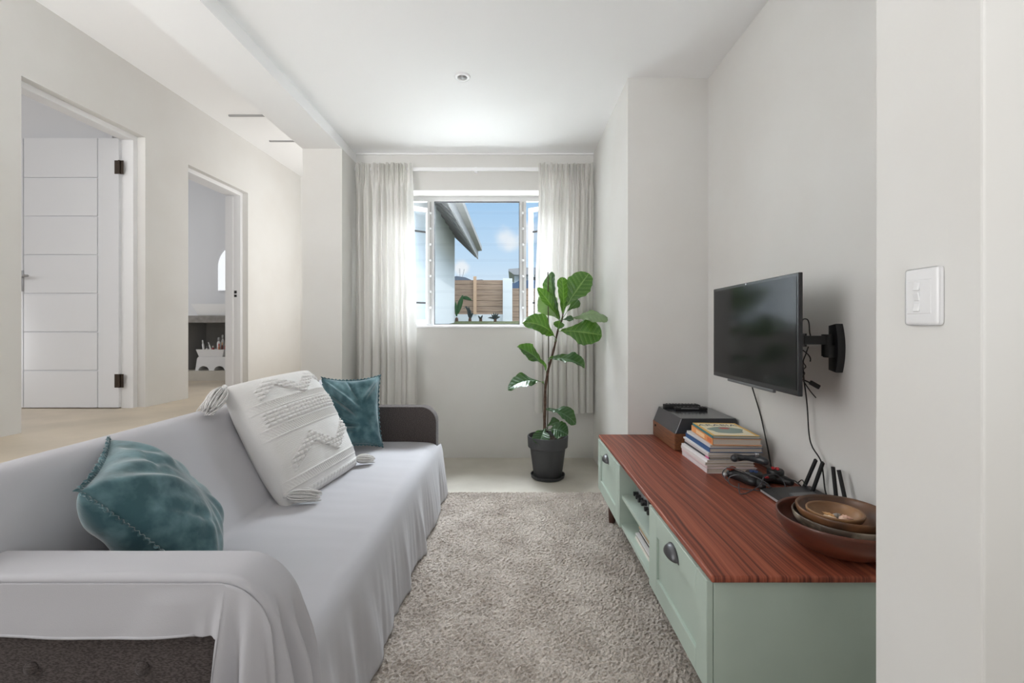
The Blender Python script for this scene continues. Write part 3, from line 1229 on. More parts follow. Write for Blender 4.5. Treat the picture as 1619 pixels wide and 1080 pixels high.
# near teal cushion, wedged between the near arm and the back
A = cushion_axes((-1.04, 1.10, 0.765), (-1.28, 1.45, 0.800), (-0.80, 1.22, 0.42))
kw = dict(pinch=0.08, wr=0.014, seed=2.0, pw=0.47, tex=creases([(1.0, 0.95, 0.1, 0.35, 0.09, 0.014), (0.7, 1.0, -0.3, 0.45, 0.08, -0.010), (-0.9, 0.9, -0.2, 0.1, 0.10, 0.012), (-0.95, 0.5, -0.4, -0.5, 0.08, -0.010)]))
c1 = make_cushion('cushion', A, 0.108, M['teal'], 'crumpled teal velvet cushion slumped against the back by the near sheeted arm', **kw)
ruffle(c1, A, 0.108, M['teal'], **kw)
# far teal cushion, leaning on the far arm
A = cushion_axes((-1.225, 2.80, 0.835), (-0.905, 2.935, 0.835), (-1.095, 2.715, 0.415))
kw = dict(pinch=0.13, wr=0.02, seed=6.0, tex=creases([(-0.95, 0.90, 0.30, -0.05, 0.055, 0.026), (-0.95, 0.66, 0.2, -0.16, 0.05, -0.024), (-0.9, 0.42, 0.12, -0.24, 0.05, 0.024),
    (-0.9, 0.15, 0.05, -0.33, 0.045, -0.018), (-0.75, -0.32, 0.2, -0.44, 0.045, -0.032), (-0.7, -0.44, 0.1, -0.58, 0.05, 0.022), (0.95, 0.9, 0.35, 0.25, 0.06, 0.022), (-0.2, 0.95, 0.25, 0.2, 0.05, -0.014)]))
c2 = make_cushion('cushion', A, 0.085, M['teal'], n=120, label='upright teal velvet cushion leaning in the corner by the bare dark arm', **kw)
ruffle(c2, A, 0.085, M['teal'], wid=0.009, **kw)


# white textured cushion
def knit(u, v):
    """relief of the woven bands: ridges, twill, bobbles, zigzags"""
    h_ = 0.0
    x = (u + 1) / 2
    y = (v + 1) / 2

    def bob(cx, cy, px, py, amp):
        return amp * max(0.0, 1 - (cx / px) ** 2 * 4) ** 0.5 * max(0.0, 1 - (cy / py) ** 2 * 4) ** 0.5

    def cell(val, n):
        f = val * n
        return (f - math.floor(f) - 0.5) / n
    for yr in (0.115, 0.175, 0.50, 0.575, 0.715, 0.775, 0.065):
        h_ += 0.006 * math.exp(-((y - yr) / 0.006) ** 2)
    for (ya, yb) in ((0.12, 0.17), (0.505, 0.57), (0.72, 0.77)):
        if ya < y < yb:
            h_ += 0.0035 * (0.5 + 0.5 * math.sin(2 * math.pi * (x * 42 + (y - ya) * 30)))
    if 0.59 < y < 0.705 and 0.06 < x < 0.96:
        h_ += bob(cell(x, 22), cell((y - 0.59) / 0.115, 4) * 0.115, 1 / 22, 0.115 / 4, 0.012)
    if 0.015 < y < 0.062 and 0.12 < x < 0.95:
        h_ += bob(cell(x, 22), cell((y - 0.015) / 0.047, 2) * 0.047, 1 / 22, 0.0235, 0.012)
    # zigzag of bobbles
    for (yc, am, ph) in ((0.33, 0.075, 0.10), (0.875, 0.065, 0.05)):
        if 0.1 < x < 0.95:
            f = (x - ph) * 1.9
            tri = 1 - abs((f % 1.0) * 2 - 1)
            yl = yc + am * (tri * 2 - 1)
            d = y - yl
            if abs(d) < 0.045:
                h_ += bob(cell(x, 23), cell(y, 30), 1 / 23, 1 / 30, 0.014)
    h_ += 0.0008 * math.sin(2 * math.pi * y * 80)
    return h_


A = cushion_axes((-1.245, 2.035, 0.885), (-1.145, 2.60, 0.905), (-0.985, 1.890, 0.372))
kw = dict(pinch=-0.01, wr=0.007, seed=11.0, tex=knit, pw=0.36)
c3 = make_cushion('cushion', A, 0.115, M['knit'], 'large white woven cushion with bobble bands and corner tassels on the sofa', n=320, **kw)


def tassel(base, tip, r, seed):
    rnd = random.Random(seed)
    base, tip = Vector(base), Vector(tip)
    d = tip - base
    L = d.length
    d.normalize()
    s = d.cross(Vector((0, 0, 1))).normalized()
    t = s.cross(d)
    b = NB()
    tube(b, [base - d * 0.01, base + d * 0.012], lambda q: 0.011 + 0.004 * math.sin(3 * q), 12)
    for k in range(90):
        a = rnd.uniform(0, 6.28)
        rr = r * math.sqrt(rnd.random())
        o1 = (s * math.cos(a) + t * math.sin(a))
        f = rnd.uniform(0.75, 1.05)
        pts = [base + o1 * rr * 0.15, base + d * L * 0.25 * f + o1 * rr * 0.9, base + d * L * 0.65 * f + o1 * rr * 1.0,
               base + d * L * f + o1 * rr * rnd.uniform(0.2, 0.9) + Vector((rnd.uniform(-1, 1), rnd.uniform(-1, 1), rnd.uniform(-1, 0.3))) * 0.006]
        tube(b, smooth_path(pts, 3), 0.0021, 5)
    return b


TLc = pillow_pt(-1, 1, 1, A, 0.115, **kw)
BLc = pillow_pt(-1, -1, 1, A, 0.115, **kw)
BRc = pillow_pt(1, -1, 1, A, 0.115, **kw)
BLc.z, BRc.z = 0.432, 0.428
obj('tassel', tassel(TLc, TLc + Vector((-0.005, -0.105, -0.085)), 0.036, 1), M['knit'], c3, True)
obj('tassel', tassel(BLc, BLc + Vector((0.135, 0.02, -0.006)), 0.030, 2), M['knit'], c3, True)
obj('tassel', tassel(BRc, BRc + Vector((0.10, 0.01, -0.004)), 0.026, 3), M['knit'], c3, True)

# ================================================================== MEDIA CABINET
CT = 0.495
cab = thing('media_cabinet', (0.85, 2.0, 0.0), 'long low sage green media cabinet with a dark wooden top along the right wall', 'cabinet')
CX0, CX1, CY0, CY1, CZ0, CZ1 = 0.534, 1.165, 1.213, 2.772, 0.176, 0.477
t_ = 0.018
b = NB()
box(b, CX0, CX1, CY0, CY0 + t_, CZ0, CZ1)
box(b, CX0, CX1, CY1 - t_, CY1, CZ0, CZ1)
box(b, CX0 - 0.018, CX1, 1.733 - t_, 1.733, CZ0, CZ1)
box(b, CX0 - 0.018, CX1, 2.22, 2.22 + t_, CZ0, CZ1)
box(b, CX1 - 0.012, CX1, CY0 + t_, CY1 - t_, CZ0, CZ1)
box(b, CX0, CX1 - 0.012, CY0 + t_, 1.733 - t_, CZ0, CZ0 + t_)
box(b, CX0 - 0.008, CX1 - 0.012, 1.733, 2.22, CZ0, CZ0 + t_)
box(b, CX0, CX1 - 0.012, 2.22 + t_, CY1 - t_, CZ0, CZ0 + t_)
obj('carcass', b, M['green'], cab)
b = NB()
box(b, 0.521, 1.19, 1.197, 2.795, CZ1, CT, 0.007, 4)
autosmooth(obj('top', b, M['mahogany'], cab), 40)
b = NB()
box(b, CX0 - 0.006, CX1 - 0.013, 1.7335, 2.2195, 0.316, 0.334, 0.002)
obj('shelf', b, M['green'], cab)
for (y0, y1) in ((1.216, 1.714), (2.240, 2.770)):
    b = NB()
    x0, x1 = CX0 - 0.019, CX0 - 0.001
    z0, z1 = CZ0 + 0.001, CZ1 - 0.003
    st, rt, rb = 0.072, 0.078, 0.066
    box(b, x0, x1, y0, y0 + st, z0, z1, 0.0015, 1)
    box(b, x0, x1, y1 - st, y1, z0, z1, 0.0015, 1)
    box(b, x0, x1, y0 + st, y1 - st, z1 - rt, z1, 0.0015, 1)
    box(b, x0, x1, y0 + st, y1 - st, z0, z0 + rb, 0.0015, 1)
    box(b, x0 + 0.009, x1 - 0.002, y0 + st - 0.002, y1 - st + 0.002, z0 + rb - 0.002, z1 - rt + 0.002)
    d = obj('door', b, M['green'], cab)
    yc, zc = (y0 + y1) / 2 + 0.005, 0.424
    # cup pull: quarter dome
    b = NB()
    n1, n2 = 22, 10

    def cup(u, v):
        a = math.pi * u
        el = math.pi / 2 * v
        hw, hh, dp = 0.049, 0.034, 0.026
        return Vector((x0 - dp * math.sin(el) * math.sin(a) ** 0.6, yc + hw * math.cos(a) * (0.55 + 0.45 * math.cos(el * 0.3)), zc - 0.012 + hh * math.sin(a) * math.cos(el) + 0.004 * math.sin(a)))
    grid(b, n1, n2, cup)
    # flange
    fl = [(yc + 0.053 * math.cos(math.pi * k / 20), zc - 0.014 + 0.042 * math.sin(math.pi * k / 20)) for k in range(21)]
    extrude_poly(b, fl, 'X', x0 - 0.0022, x0 + 0.001)
    hnd = obj('handle', b, M['pewter'], d, False)
    autosmooth(hnd, 50)
    s = hnd.modifiers.new('thickness', 'SOLIDIFY')
    s.thickness = 0.002
    tag(hnd, 'pewter cup handle')
for x in (0.575, 1.10):
    for y in (1.30, 2.66):
        b = NB()
        lathe(b, [(0.017, 0.008 if x < 0.7 else 0.0), (0.019, 0.02), (0.025, 0.176)], (x, y, 0), 20)
        obj('leg', b, M['walnut'], cab, True)

# amplifier on the middle shelf
amp = thing('amplifier', (0.75, 1.965, 0.334), 'silver stereo amplifier with black knobs on the open middle shelf', 'amplifier')
b = NB()
box(b, 0.60, 0.92, 1.757, 2.180, 0.340, 0.452, 0.003)
obj('body', b, M['matte_black'], amp)
b = NB()
box(b, 0.588, 0.600, 1.757, 2.180, 0.338, 0.454, 0.002)
obj('faceplate', b, M['silver'], amp)
for (y, z, r) in ((2.15, 0.365, 0.010), (2.11, 0.365, 0.010), (2.07, 0.365, 0.010), (2.02, 0.372, 0.013), (1.97, 0.365, 0.010), (1.93, 0.365, 0.010), (1.885, 0.372, 0.013), (1.84, 0.365, 0.010), (1.80, 0.365, 0.010), (1.90, 0.415, 0.024), (1.80, 0.41, 0.012)):
    b = NB()
    lathe(b, [(r, -0.022), (r * 1.02, -0.02), (r * 1.05, 0.001)], (0.588, y, z), 18, 'X')
    obj('knob', b, M['black'], amp, True)
b = NB()
box(b, 0.586, 0.589, 2.04, 2.16, 0.395, 0.445)
obj('display', b, M['screen'], amp)
for (x, y) in ((0.63, 1.79), (0.63, 2.15), (0.89, 1.79), (0.89, 2.15)):
    b = NB()
    lathe(b, [(0.012, 0.334), (0.012, 0.341)], (x, y, 0), 16)
    obj('foot', b, M['black'], amp)

# record sleeves stacked flat on the bottom shelf
names = ['bottom', 'second lowest', 'third lowest', 'fourth lowest', 'fifth lowest', 'sixth lowest', 'seventh lowest', 'top']
cols = [((222, 216, 206), 'cream'), ((120, 104, 92), 'brown'), ((206, 204, 204), 'pale grey'), ((44, 40, 40), 'black'), ((228, 224, 218), 'white'), ((88, 70, 62), 'dark brown'), ((196, 176, 144), 'tan'), ((40, 40, 44), 'charcoal')]
rnd = random.Random(4)
z = CZ0 + t_
for k, ((rgb, cn), pos) in enumerate(zip(cols, names)):
    b = NB()
    dx, dy = rnd.uniform(-0.008, 0.008), rnd.uniform(-0.008, 0.008)
    th = 0.0075
    box(b, 0.556 + dx + 0.003 * k, 0.866 + dx + 0.003 * k, 1.765 + dy, 2.075 + dy, z, z + th, 0.0008, 1)
    o = obj('record_sleeve', b, mat('sleeve_' + cn.replace(' ', '_'), rgb, 0.7))
    tag(o, f'{cn} record sleeve, the {pos} one stacked flat on the low shelf', 'record sleeve', 'record sleeves on the low shelf')
    z += th + 0.0004

# ------------------------------------------------------------------ record player
tt = thing('record_player', (1.02, 2.6, CT), 'vintage record player with wood base and smoked lid, at the far end of the cabinet', 'record player')
TX0, TX1, TY0, TY1 = 0.852, 1.188, 2.408, 2.785
b = NB()
box(b, TX0, TX1, TY0, TY1, CT + 0.004, 0.587, 0.004, 2)
obj('base', b, M['teak'], tt)
b = NB()
extrude_poly(b, [(TX0 + 0.002, 0.5875), (TX0 + 0.035, 0.669), (TX1 - 0.012, 0.669), (TX1 - 0.004, 0.66), (TX1 - 0.002, 0.5875)], 'Y', TY0 + 0.001, TY1 - 0.001, 0.004, 2)
obj('lid', b, M['lid'], tt)
b = NB()
lathe(b, [(0.006, -0.006), (0.007, 0.001)], (TX0, 2.73, 0.565), 16, 'X')
obj('knob', b, M['black'], tt, True)
for (x, y) in ((0.89, 2.45), (0.89, 2.745), (1.15, 2.45), (1.15, 2.745)):
    b = NB()
    lathe(b, [(0.012, CT), (0.012, CT + 0.006)], (x, y, 0), 14)
    obj('foot', b, M['black'], tt)


def remote(cx, cy, z, L, wd, hgt, ang, label, rows):
    r = thing('remote_control', (cx, cy, z), label, 'remote control', 'remotes on the record player')
    R = Vector((math.cos(ang), math.sin(ang), 0))
    S = Vector((-R.y, R.x, 0))
    c = Vector((cx, cy, z + hgt / 2 + 0.0005))
    b = NB()
    xbox(b, c, R, S, (0, 0, 1), L / 2, wd / 2, hgt / 2, 0.006, 3)
    autosmooth(obj('body', b, M['matte_black'], r), 50)
    for i in range(rows):
        for j in range(3):
            b = NB()
            xbox(b, c + R * (-L * 0.40 + L * 0.8 * i / (rows - 1)) + S * ((j - 1) * wd * 0.27) + Vector((0, 0, hgt / 2 + 0.001)), R, S, (0, 0, 1), L * 0.026, wd * 0.09, 0.0022, 0.001, 1)
            obj('key', b, M['grey_plastic'] if (i + j) % 4 == 0 else M['black'], r)
    return r


remote(1.005, 2.725, 0.669, 0.21, 0.048, 0.021, math.radians(-2), 'black remote with raised keys lying at the back of the record player lid', 10)
rm2 = remote(1.03, 2.655, 0.669, 0.185, 0.042, 0.017, math.radians(-3), 'slimmer black remote with a silver stripe, in front of the other remote', 8)
b = NB()
xbox(b, (1.02, 2.6325, 0.681), (1, -0.05, 0), (0, 0, 1), (0, 1, 0), 0.05, 0.0012, 0.0015)
tag(obj('stripe', b, M['silver'], rm2), 'silver stripe')

# ------------------------------------------------------------------ stack of books and magazines
def R2(x, y, c, a):
    return (c[0] + (x - c[0]) * math.cos(a) - (y - c[1]) * math.sin(a), c[1] + (x - c[0]) * math.sin(a) + (y - c[1]) * math.cos(a))


stack = [  # thickness, x0, x1, y0, y1, angle, spine colour, kind, label
    (0.022, 0.868, 1.095, 2.045, 2.345, 0.0, (214, 204, 206), 'magazine', 'thick pale pinkish magazine at the very bottom of the stack'),
    (0.012, 0.868, 1.085, 2.050, 2.348, 0.01, (226, 206, 208), 'magazine', 'pinkish white magazine lying second from the bottom of the stack'),
    (0.014, 0.863, 1.085, 2.048, 2.350, -0.01, (222, 216, 214), 'magazine', 'off-white magazine lying third from the bottom of the stack'),
    (0.012, 0.866, 1.075, 2.045, 2.345, 0.01, (236, 234, 234), 'magazine', 'white magazine lying under the black-spined one in the stack'),
    (0.012, 0.880, 1.095, 2.050, 2.350, 0.0, (44, 42, 46), 'book', 'black-spined book with a pink corner, in the middle of the stack'),
    (0.012, 0.876, 1.10, 2.045, 2.335, -0.01, (216, 208, 208), 'magazine', 'light grey magazine lying just over the black spine in the stack'),
    (0.008, 0.874, 1.10, 2.045, 2.345, 0.0, (240, 240, 240), 'magazine', 'thin white magazine lying right under the blue-spined book'),
    (0.021, 0.882, 1.118, 2.040, 2.340, -0.02, (40, 84, 134), 'book', 'blue-spined book in the upper half of the stack'),
    (0.013, 0.884, 1.118, 2.040, 2.330, -0.02, (206, 206, 208), 'magazine', 'pale grey magazine lying between the blue and orange books'),
    (0.030, 0.898, 1.112, 2.030, 2.315, -0.06, (226, 152, 92), 'book', 'thick orange-spined book second from the top of the stack'),
    (0.012, 0.900, 1.108, 2.030, 2.310, -0.07, (70, 128, 134), 'book', 'teal-spined picture book with a yellow bordered cover on top of the stack'),
]
z = CT
for k, (th, x0, x1, y0, y1, ang, rgb, kind, label) in enumerate(stack):
    cxy = ((x0 + x1) / 2, (y0 + y1) / 2)
    bk = thing(kind, (cxy[0], cxy[1], z), label, kind, 'books and magazines stacked on the cabinet')
    cm = mat('cover_%s' % ('abcdefghijk'[k]), rgb, 0.55)
    ct = 0.0016 if kind == 'magazine' else 0.0024
    R = Vector((math.cos(ang), math.sin(ang), 0))
    S = Vector((-R.y, R.x, 0))
    hx, hy = (x1 - x0) / 2, (y1 - y0) / 2
    c = Vector((cxy[0], cxy[1], z + th / 2))
    b = NB()
    xbox(b, c + Vector((0, 0, th / 2 - ct / 2)), R, S, (0, 0, 1), hx, hy, ct / 2 - 0.0001)
    xbox(b, c - Vector((0, 0, th / 2 - ct / 2)), R, S, (0, 0, 1), hx, hy, ct / 2 - 0.0001)
    xbox(b, c - R * (hx - 0.001), R, S, (0, 0, 1), 0.001, hy, th / 2 - 0.0002)
    cov = obj('cover', b, cm, bk)
    b = NB()
    xbox(b, c + R * 0.0, R, S, (0, 0, 1), hx - 0.004, hy - 0.003, th / 2 - ct - 0.0001)
    obj('pages', b, M['page'], bk)
    if k == 4:
        b = NB()
        xbox(b, c - R * (hx + 0.0006) - S * (hy - 0.02), R, S, (0, 0, 1), 0.0006, 0.018, th / 2 - 0.001)
        tag(obj('spine_patch', b, mat('pink_print', (214, 92, 146), 0.5), cov), 'pink patch')
    if k == 9:
        for (s0, s1, cc) in ((-0.9, -0.55, (214, 112, 58)), (-0.3, 0.5, (238, 196, 150))):
            b = NB()
            xbox(b, c - R * (hx + 0.0005) + S * hy * (s0 + s1) / 2, R, S, (0, 0, 1), 0.0005, hy * (s1 - s0) / 2, th / 2 - 0.006)
            obj('spine_print', b, mat('spine_print', cc, 0.5), cov)
    if k == 10:
        top = z + th
        def flat(name, pts, rgb, dz):
            b = NB()
            vs = [b.verts.new(c + R * u + S * v + Vector((0, 0, th / 2 + dz))) for u, v in pts]
            b.faces.new(vs)
            bmesh.ops.recalc_face_normals(b, faces=b.faces[:])
            f0 = b.faces[:][0]
            if f0.normal.z < 0:
                f0.normal_flip()
            return obj(name, b, mat(name + '_print', rgb, 0.5), cov)
        flat('cover_border', [(-hx, -hy), (hx, -hy), (hx, hy), (-hx, hy)], (224, 178, 86), 0.0002)
        flat('cover_panel', [(-hx * .86, -hy * .9), (hx * .86, -hy * .9), (hx * .86, hy * .86), (-hx * .86, hy * .86)], (228, 218, 190), 0.0004)
        el = lambda cx, cy, a, bb, n=28: [(cx + a * math.cos(2 * math.pi * q / n) * (1 + 0.12 * math.sin(5 * 2 * math.pi * q / n)), cy + bb * math.sin(2 * math.pi * q / n)) for q in range(n)]
        flat('cover_picture', el(0.0, -hy * 0.15, hx * 0.74, hy * 0.5), (128, 146, 136), 0.0006)
        flat('picture_figure', el(0.005, hy * 0.1, hx * 0.24, hy * 0.13), (178, 76, 62), 0.0008)
        tx = bpy.data.curves.new('title', 'FONT')
        tx.body = 'ARABIA'
        tx.size = 0.054
        tx.align_x = 'CENTER'
        tx.extrude = 0.0001
        to = bpy.data.objects.new('title', tx)
        COL.objects.link(to)
        tx.materials.append(mat('title_ink', (52, 58, 74), 0.6))
        bpy.context.view_layer.update()
        tm = bpy.data.meshes.new_from_object(to)
        bpy.data.objects.remove(to)
        to = bpy.data.objects.new('title', tm)
        COL.objects.link(to)
        to.parent = cov
        to.location = (c + S * (hy * 0.46) - R * 0.004 + Vector((0, 0, th / 2 + 0.0011))) - wloc(cov)
        to.rotation_euler = (0, 0, ang)
    z += th + 0.0003

# ------------------------------------------------------------------ game controllers
def skin_mesh(name, verts, edges, radii, m, parent, sub=2):
    me = bpy.data.meshes.new(name)
    me.from_pydata([tuple(v) for v in verts], edges, [])
    o = bpy.data.objects.new(name, me)
    COL.objects.link(o)
    mod = o.modifiers.new('skin', 'SKIN')
    for i, r in enumerate(radii):
        me.skin_vertices[0].data[i].radius = r if isinstance(r, tuple) else (r, r)
    me.skin_vertices[0].data[0].use_root = True
    o.modifiers.new('sub', 'SUBSURF').levels = sub
    o.modifiers['sub'].render_levels = sub
    dg = bpy.context.evaluated_depsgraph_get()
    ev = o.evaluated_get(dg)
    me2 = bpy.data.meshes.new_from_object(ev)
    bpy.data.objects.remove(o)
    b = NB()
    b.from_mesh(me2)
    return obj(name, b, m, parent, True)


def gamepad(c, ang, tilt, label, pods, body=None):
    c = Vector(c)
    R = Vector((math.cos(ang), math.sin(ang), tilt)).normalized()
    S = Vector((-math.sin(ang), math.cos(ang), 0)).normalized()
    U = R.cross(S)
    g = thing('game_controller', c, label, 'game controller', 'game controllers on the cabinet')

    def L(u, s, w):
        return c + R * u + S * s + U * w
    v = [L(0, 0.0, 0.022), L(-0.05, 0.0, 0.024), L(0.05, 0.0, 0.024), L(-0.066, -0.03, 0.020), L(0.066, -0.03, 0.020), L(-0.078, -0.07, 0.016), L(0.078, -0.07, 0.016)]
    skin_mesh('shell', v, [(0, 1), (0, 2), (1, 3), (2, 4), (3, 5), (4, 6)], [0.021, 0.026, 0.026, 0.021, 0.021, 0.013, 0.013], body or M['black'], g)
    for sx, mm in zip((-1, 1), pods):
        b = NB()
        prof_ = [(0.026, 0.022), (0.033, 0.030), (0.033, 0.052), (0.029, 0.057), (0.001, 0.058)]
        rings = []
        for r, hh in prof_:
            rings.append([b.verts.new(L(sx * 0.058 + r * math.cos(2 * math.pi * q / 28), r * math.sin(2 * math.pi * q / 28) + 0.002, hh)) for q in range(28)])
        for A_, B_ in zip(rings, rings[1:]):
            for q in range(28):
                b.faces.new((A_[q], A_[(q + 1) % 28], B_[(q + 1) % 28], B_[q]))
        bmesh.ops.recalc_face_normals(b, faces=b.faces[:])
        pod = obj('pod', b, M['black'], g, True)
        if mm is M['red']:
            for (du, ds) in ((-0.011, 0), (0.011, 0), (0, -0.011), (0, 0.011)):
                b = NB()
                xbox(b, L(sx * 0.058 + du, 0.002 + ds, 0.059), R, S, U, 0.0055, 0.0055, 0.004, 0.002, 2)
                tag(obj('button', b, M['red'], pod, True), 'red button')
        else:
            b = NB()
            xbox(b, L(sx * 0.058, 0.002, 0.0585), R, S, U, 0.017, 0.0055, 0.003, 0.0015, 2)
            xbox(b, L(sx * 0.058, 0.002, 0.0585), R, S, U, 0.0055, 0.017, 0.003, 0.0015, 2)
            tag(obj('direction_pad', b, mm, pod), 'blue direction pad' if mm is M['blue'] else 'dark direction pad')
    return g


gp = gamepad((1.052, 1.905, CT), math.radians(18), 0.0, 'black controller with raised pods, blue pad left and red buttons right', (M['blue'], M['red']))
b = NB()
xbox(b, (1.03, 1.853, CT + 0.046), (1, 0.3, 0), (0, 1, 0), (0, 0, 1), 0.008, 0.006, 0.003, 0.001)
tag(obj('start_button', b, M['red'], gp), 'red button')
gp2 = thing('game_controller', (1.0, 1.965, 0.575), 'smooth dark grey controller lying across the top of the other controllers', 'game controller', 'game controllers on the cabinet')
skin_mesh('shell', [(1.012, 1.985, 0.582), (0.972, 1.983, 0.584), (1.05, 1.975, 0.581), (0.952, 1.968, 0.586), (1.072, 1.955, 0.578), (0.944, 1.945, 0.586), (1.084, 1.932, 0.575)],
          [(0, 1), (0, 2), (1, 3), (2, 4), (3, 5), (4, 6)], [0.012, 0.018, 0.018, 0.019, 0.020, 0.013, 0.013], mat('slate_plastic', (54, 56, 60), 0.35), gp2)
b = NB()
lathe(b, [(0.008, 0.0), (0.008, 0.010), (0.010, 0.014), (0.001, 0.016)], (1.05, 1.965, 0.592), 16)
obj('thumb_stick', b, M['silver'], gp2, True)
gp3 = thing('game_controller', (0.95, 1.93, CT), 'black controller with a rust coloured face, lowest in the heap by the magazines', 'game controller', 'game controllers on the cabinet')
skin_mesh('shell', [(0.955, 1.925, 0.522), (0.935, 1.955, 0.524), (0.975, 1.875, 0.520), (0.912, 1.955, 0.520), (0.990, 1.845, 0.516)],
          [(0, 1), (0, 2), (1, 3), (2, 4)], [0.022, 0.023, 0.023, 0.015, 0.014], M['black'], gp3)
b = NB()
xbox(b, (0.932, 1.950, 0.5475), (1, 0.4, 0.15), (-0.4, 1, 0), (0, 0, 1), 0.016, 0.011, 0.004, 0.002)
tag(obj('face', b, M['redbrown'], gp3), 'rust coloured face')
b = NB()
lathe(b, [(0.009, -0.004), (0.010, 0.006), (0.002, 0.011)], (0.905, 1.945, 0.520), 14, 'Y')
tag(obj('cap', b, M['silver'], gp3, True), 'pale round cap')
b = NB()
tube(b, smooth_path([(0.96, 1.86, 0.540), (0.925, 1.865, 0.548), (0.893, 1.885, 0.53), (0.893, 1.88, 0.505), (0.915, 1.85, 0.499), (0.95, 1.83, 0.499), (1.0, 1.81, 0.500), (1.02, 1.80, 0.507), (1.0, 1.80, 0.535), (0.965, 1.835, 0.553), (0.945, 1.87, 0.557), (0.93, 1.90, 0.560), (0.905, 1.93, 0.556), (0.885, 1.93, 0.53), (0.895, 1.90, 0.508)], 8), 0.0022, 8)
tube(b, smooth_path([(0.985, 1.82, 0.53), (1.03, 1.795, 0.515), (1.07, 1.80, 0.512), (1.085, 1.83, 0.53), (1.06, 1.84, 0.556), (1.01, 1.83, 0.552), (0.975, 1.80, 0.528), (0.93, 1.80, 0.5), (0.90, 1.785, 0.498), (0.893, 1.80, 0.498), (0.91, 1.84, 0.52)], 8), 0.0022, 8)
tag(obj('controller_cable', b, mat('grey_cable', (64, 64, 68), 0.4)), 'thin dark cable coiled loosely around the heap of game controllers', 'cable')

# ------------------------------------------------------------------ router
rt = thing('router', (1.08, 1.65, CT), 'flat black wireless router with four upright antennas on the cabinet', 'router')
b = NB()
extrude_poly(b, [(0.975, CT + 0.010), (0.985, CT + 0.006), (1.165, CT + 0.003), (1.170, CT + 0.03), (1.0, CT + 0.022), (0.977, CT + 0.016)], 'Y', 1.50, 1.80, 0.002, 2)
obj('body', b, M['black'], rt)
b = NB()
box(b, 0.974, 0.978, 1.502, 1.798, CT + 0.008, CT + 0.016, 0.001)
tag(obj('edge_strip', b, M['silver'], rt), 'silver front edge')
b = NB()
xbox(b, (1.085, 1.66, CT + 0.029), (1, 0, 0.05), (0, 1, 0), (-0.05, 0, 1), 0.045, 0.060, 0.004, 0.001)
obj('centre_panel', b, M['grey_plastic'], rt)
b = NB()
xbox(b, (1.015, 1.635, CT + 0.0243), (1, 0, 0.05), (0, 1, 0), (-0.05, 0, 1), 0.008, 0.006, 0.0006)
tag(obj('emblem', b, M['white_plastic'], rt), 'small pale emblem')
for (p0, p1) in (((1271, 771), (1290, 727)), ((1284, 779), (1301, 731)), ((1323, 796), (1317, 738)), ((1338, 798), (1326, 743))):
    yb = 1.150 * F / (p0[0] - 812)
    A0 = P(p0[0], p0[1], yb)
    yt = 1.150 * F / (p1[0] - 812)
    A1 = P(p1[0], p1[1], yt)
    d = (A1 - A0)
    b = NB()
    xbox(b, (A0 + A1) / 2, d, d.cross(Vector((1, 0, 0))), d.cross(d.cross(Vector((1, 0, 0)))), d.length / 2, 0.0062, 0.004, 0.001)
    an = obj('antenna', b, M['matte_black'], rt)
b = NB()
tube(b, smooth_path([P(1240, 757, 1.86), P(1256, 760, 1.84), P(1266, 768, 1.80), P(1262, 764, 1.83), P(1268, 759, 1.82), P(1273, 766, 1.79), P(1282, 776, 1.74)], 8), 0.0022, 8)
tag(obj('router_cable', b, M['cable']), 'short looping black cable behind the router by its far antennas', 'cable')

# ------------------------------------------------------------------ nested wooden bowls
def bowl(c, R, hgt, foot, m, label, th=0.006, kind='bowl', tilt=0.0):
    prof_o = [(foot, 0.0), (foot, 0.004)]
    n = 14
    for k in range(1, n + 1):
        t = k / n
        prof_o.append((foot + (R - foot) * math.sin(t * math.pi / 2) ** 0.85, 0.004 + (hgt - 0.004) * (1 - math.cos(t * math.pi / 2)) ** 0.8))
    prof_i = [(r - th, h_ + th * 0.9) for r, h_ in prof_o[2:]]
    prof_i[-1] = (R - th * 0.8, hgt + 0.001)
    full = prof_o + [(R - th * 0.3, hgt + 0.0025)] + list(reversed(prof_i)) + [(0.001, 0.004 + th)]
    b = NB()
    lathe(b, full, (0, 0, 0), 72)
    Rm = Matrix.Rotation(tilt, 4, 'Y')
    for v in b.verts:
        v.co = Rm @ v.co
        v.co += Vector(c)
    o = obj('bowl', b, m, None, True)
    return tag(o, label, 'bowl', 'nested wooden bowls')


M['bowl'] = mat('dark_turned_wood', (104, 54, 36), 0.35, coat=0.2, vary=(4, (74, 38, 28), 0.35, 0.65), aniso_scale=(1, 1, 6))
M['bowl_mosaic'] = mat('mottled_bowl', (150, 138, 122), 0.4, vary=(14, (84, 72, 62), 0.44, 0.56))
M['bowl_light'] = mat('warm_bowl_wood', (118, 80, 52), 0.4, vary=(9, (78, 54, 40), 0.4, 0.6))
M['bowl_pale'] = mat('pale_bowl_wood', (150, 112, 76), 0.45, vary=(12, (120, 86, 58), 0.4, 0.65))
bc = (0.957, 1.343)
bowl((bc[0], bc[1], CT), 0.161, 0.098, 0.062, M['bowl'], 'largest dark wooden bowl standing on the near end of the cabinet')
bowl((bc[0] + 0.012, bc[1] - 0.004, CT + 0.036), 0.130, 0.066, 0.045, M['bowl_mosaic'], 'mottled grey-rimmed bowl nested inside the largest wooden bowl', 0.005)
bowl((bc[0] + 0.014, bc[1] + 0.002, CT + 0.058), 0.119, 0.060, 0.042, M['bowl_light'], 'warm brown wooden bowl, third out, holding the smallest bowl', 0.006)
bowl((bc[0] - 0.014, bc[1] - 0.006, CT + 0.076), 0.073, 0.042, 0.026, M['bowl_pale'], 'smallest pale wooden bowl at the centre holding little shells', 0.005)
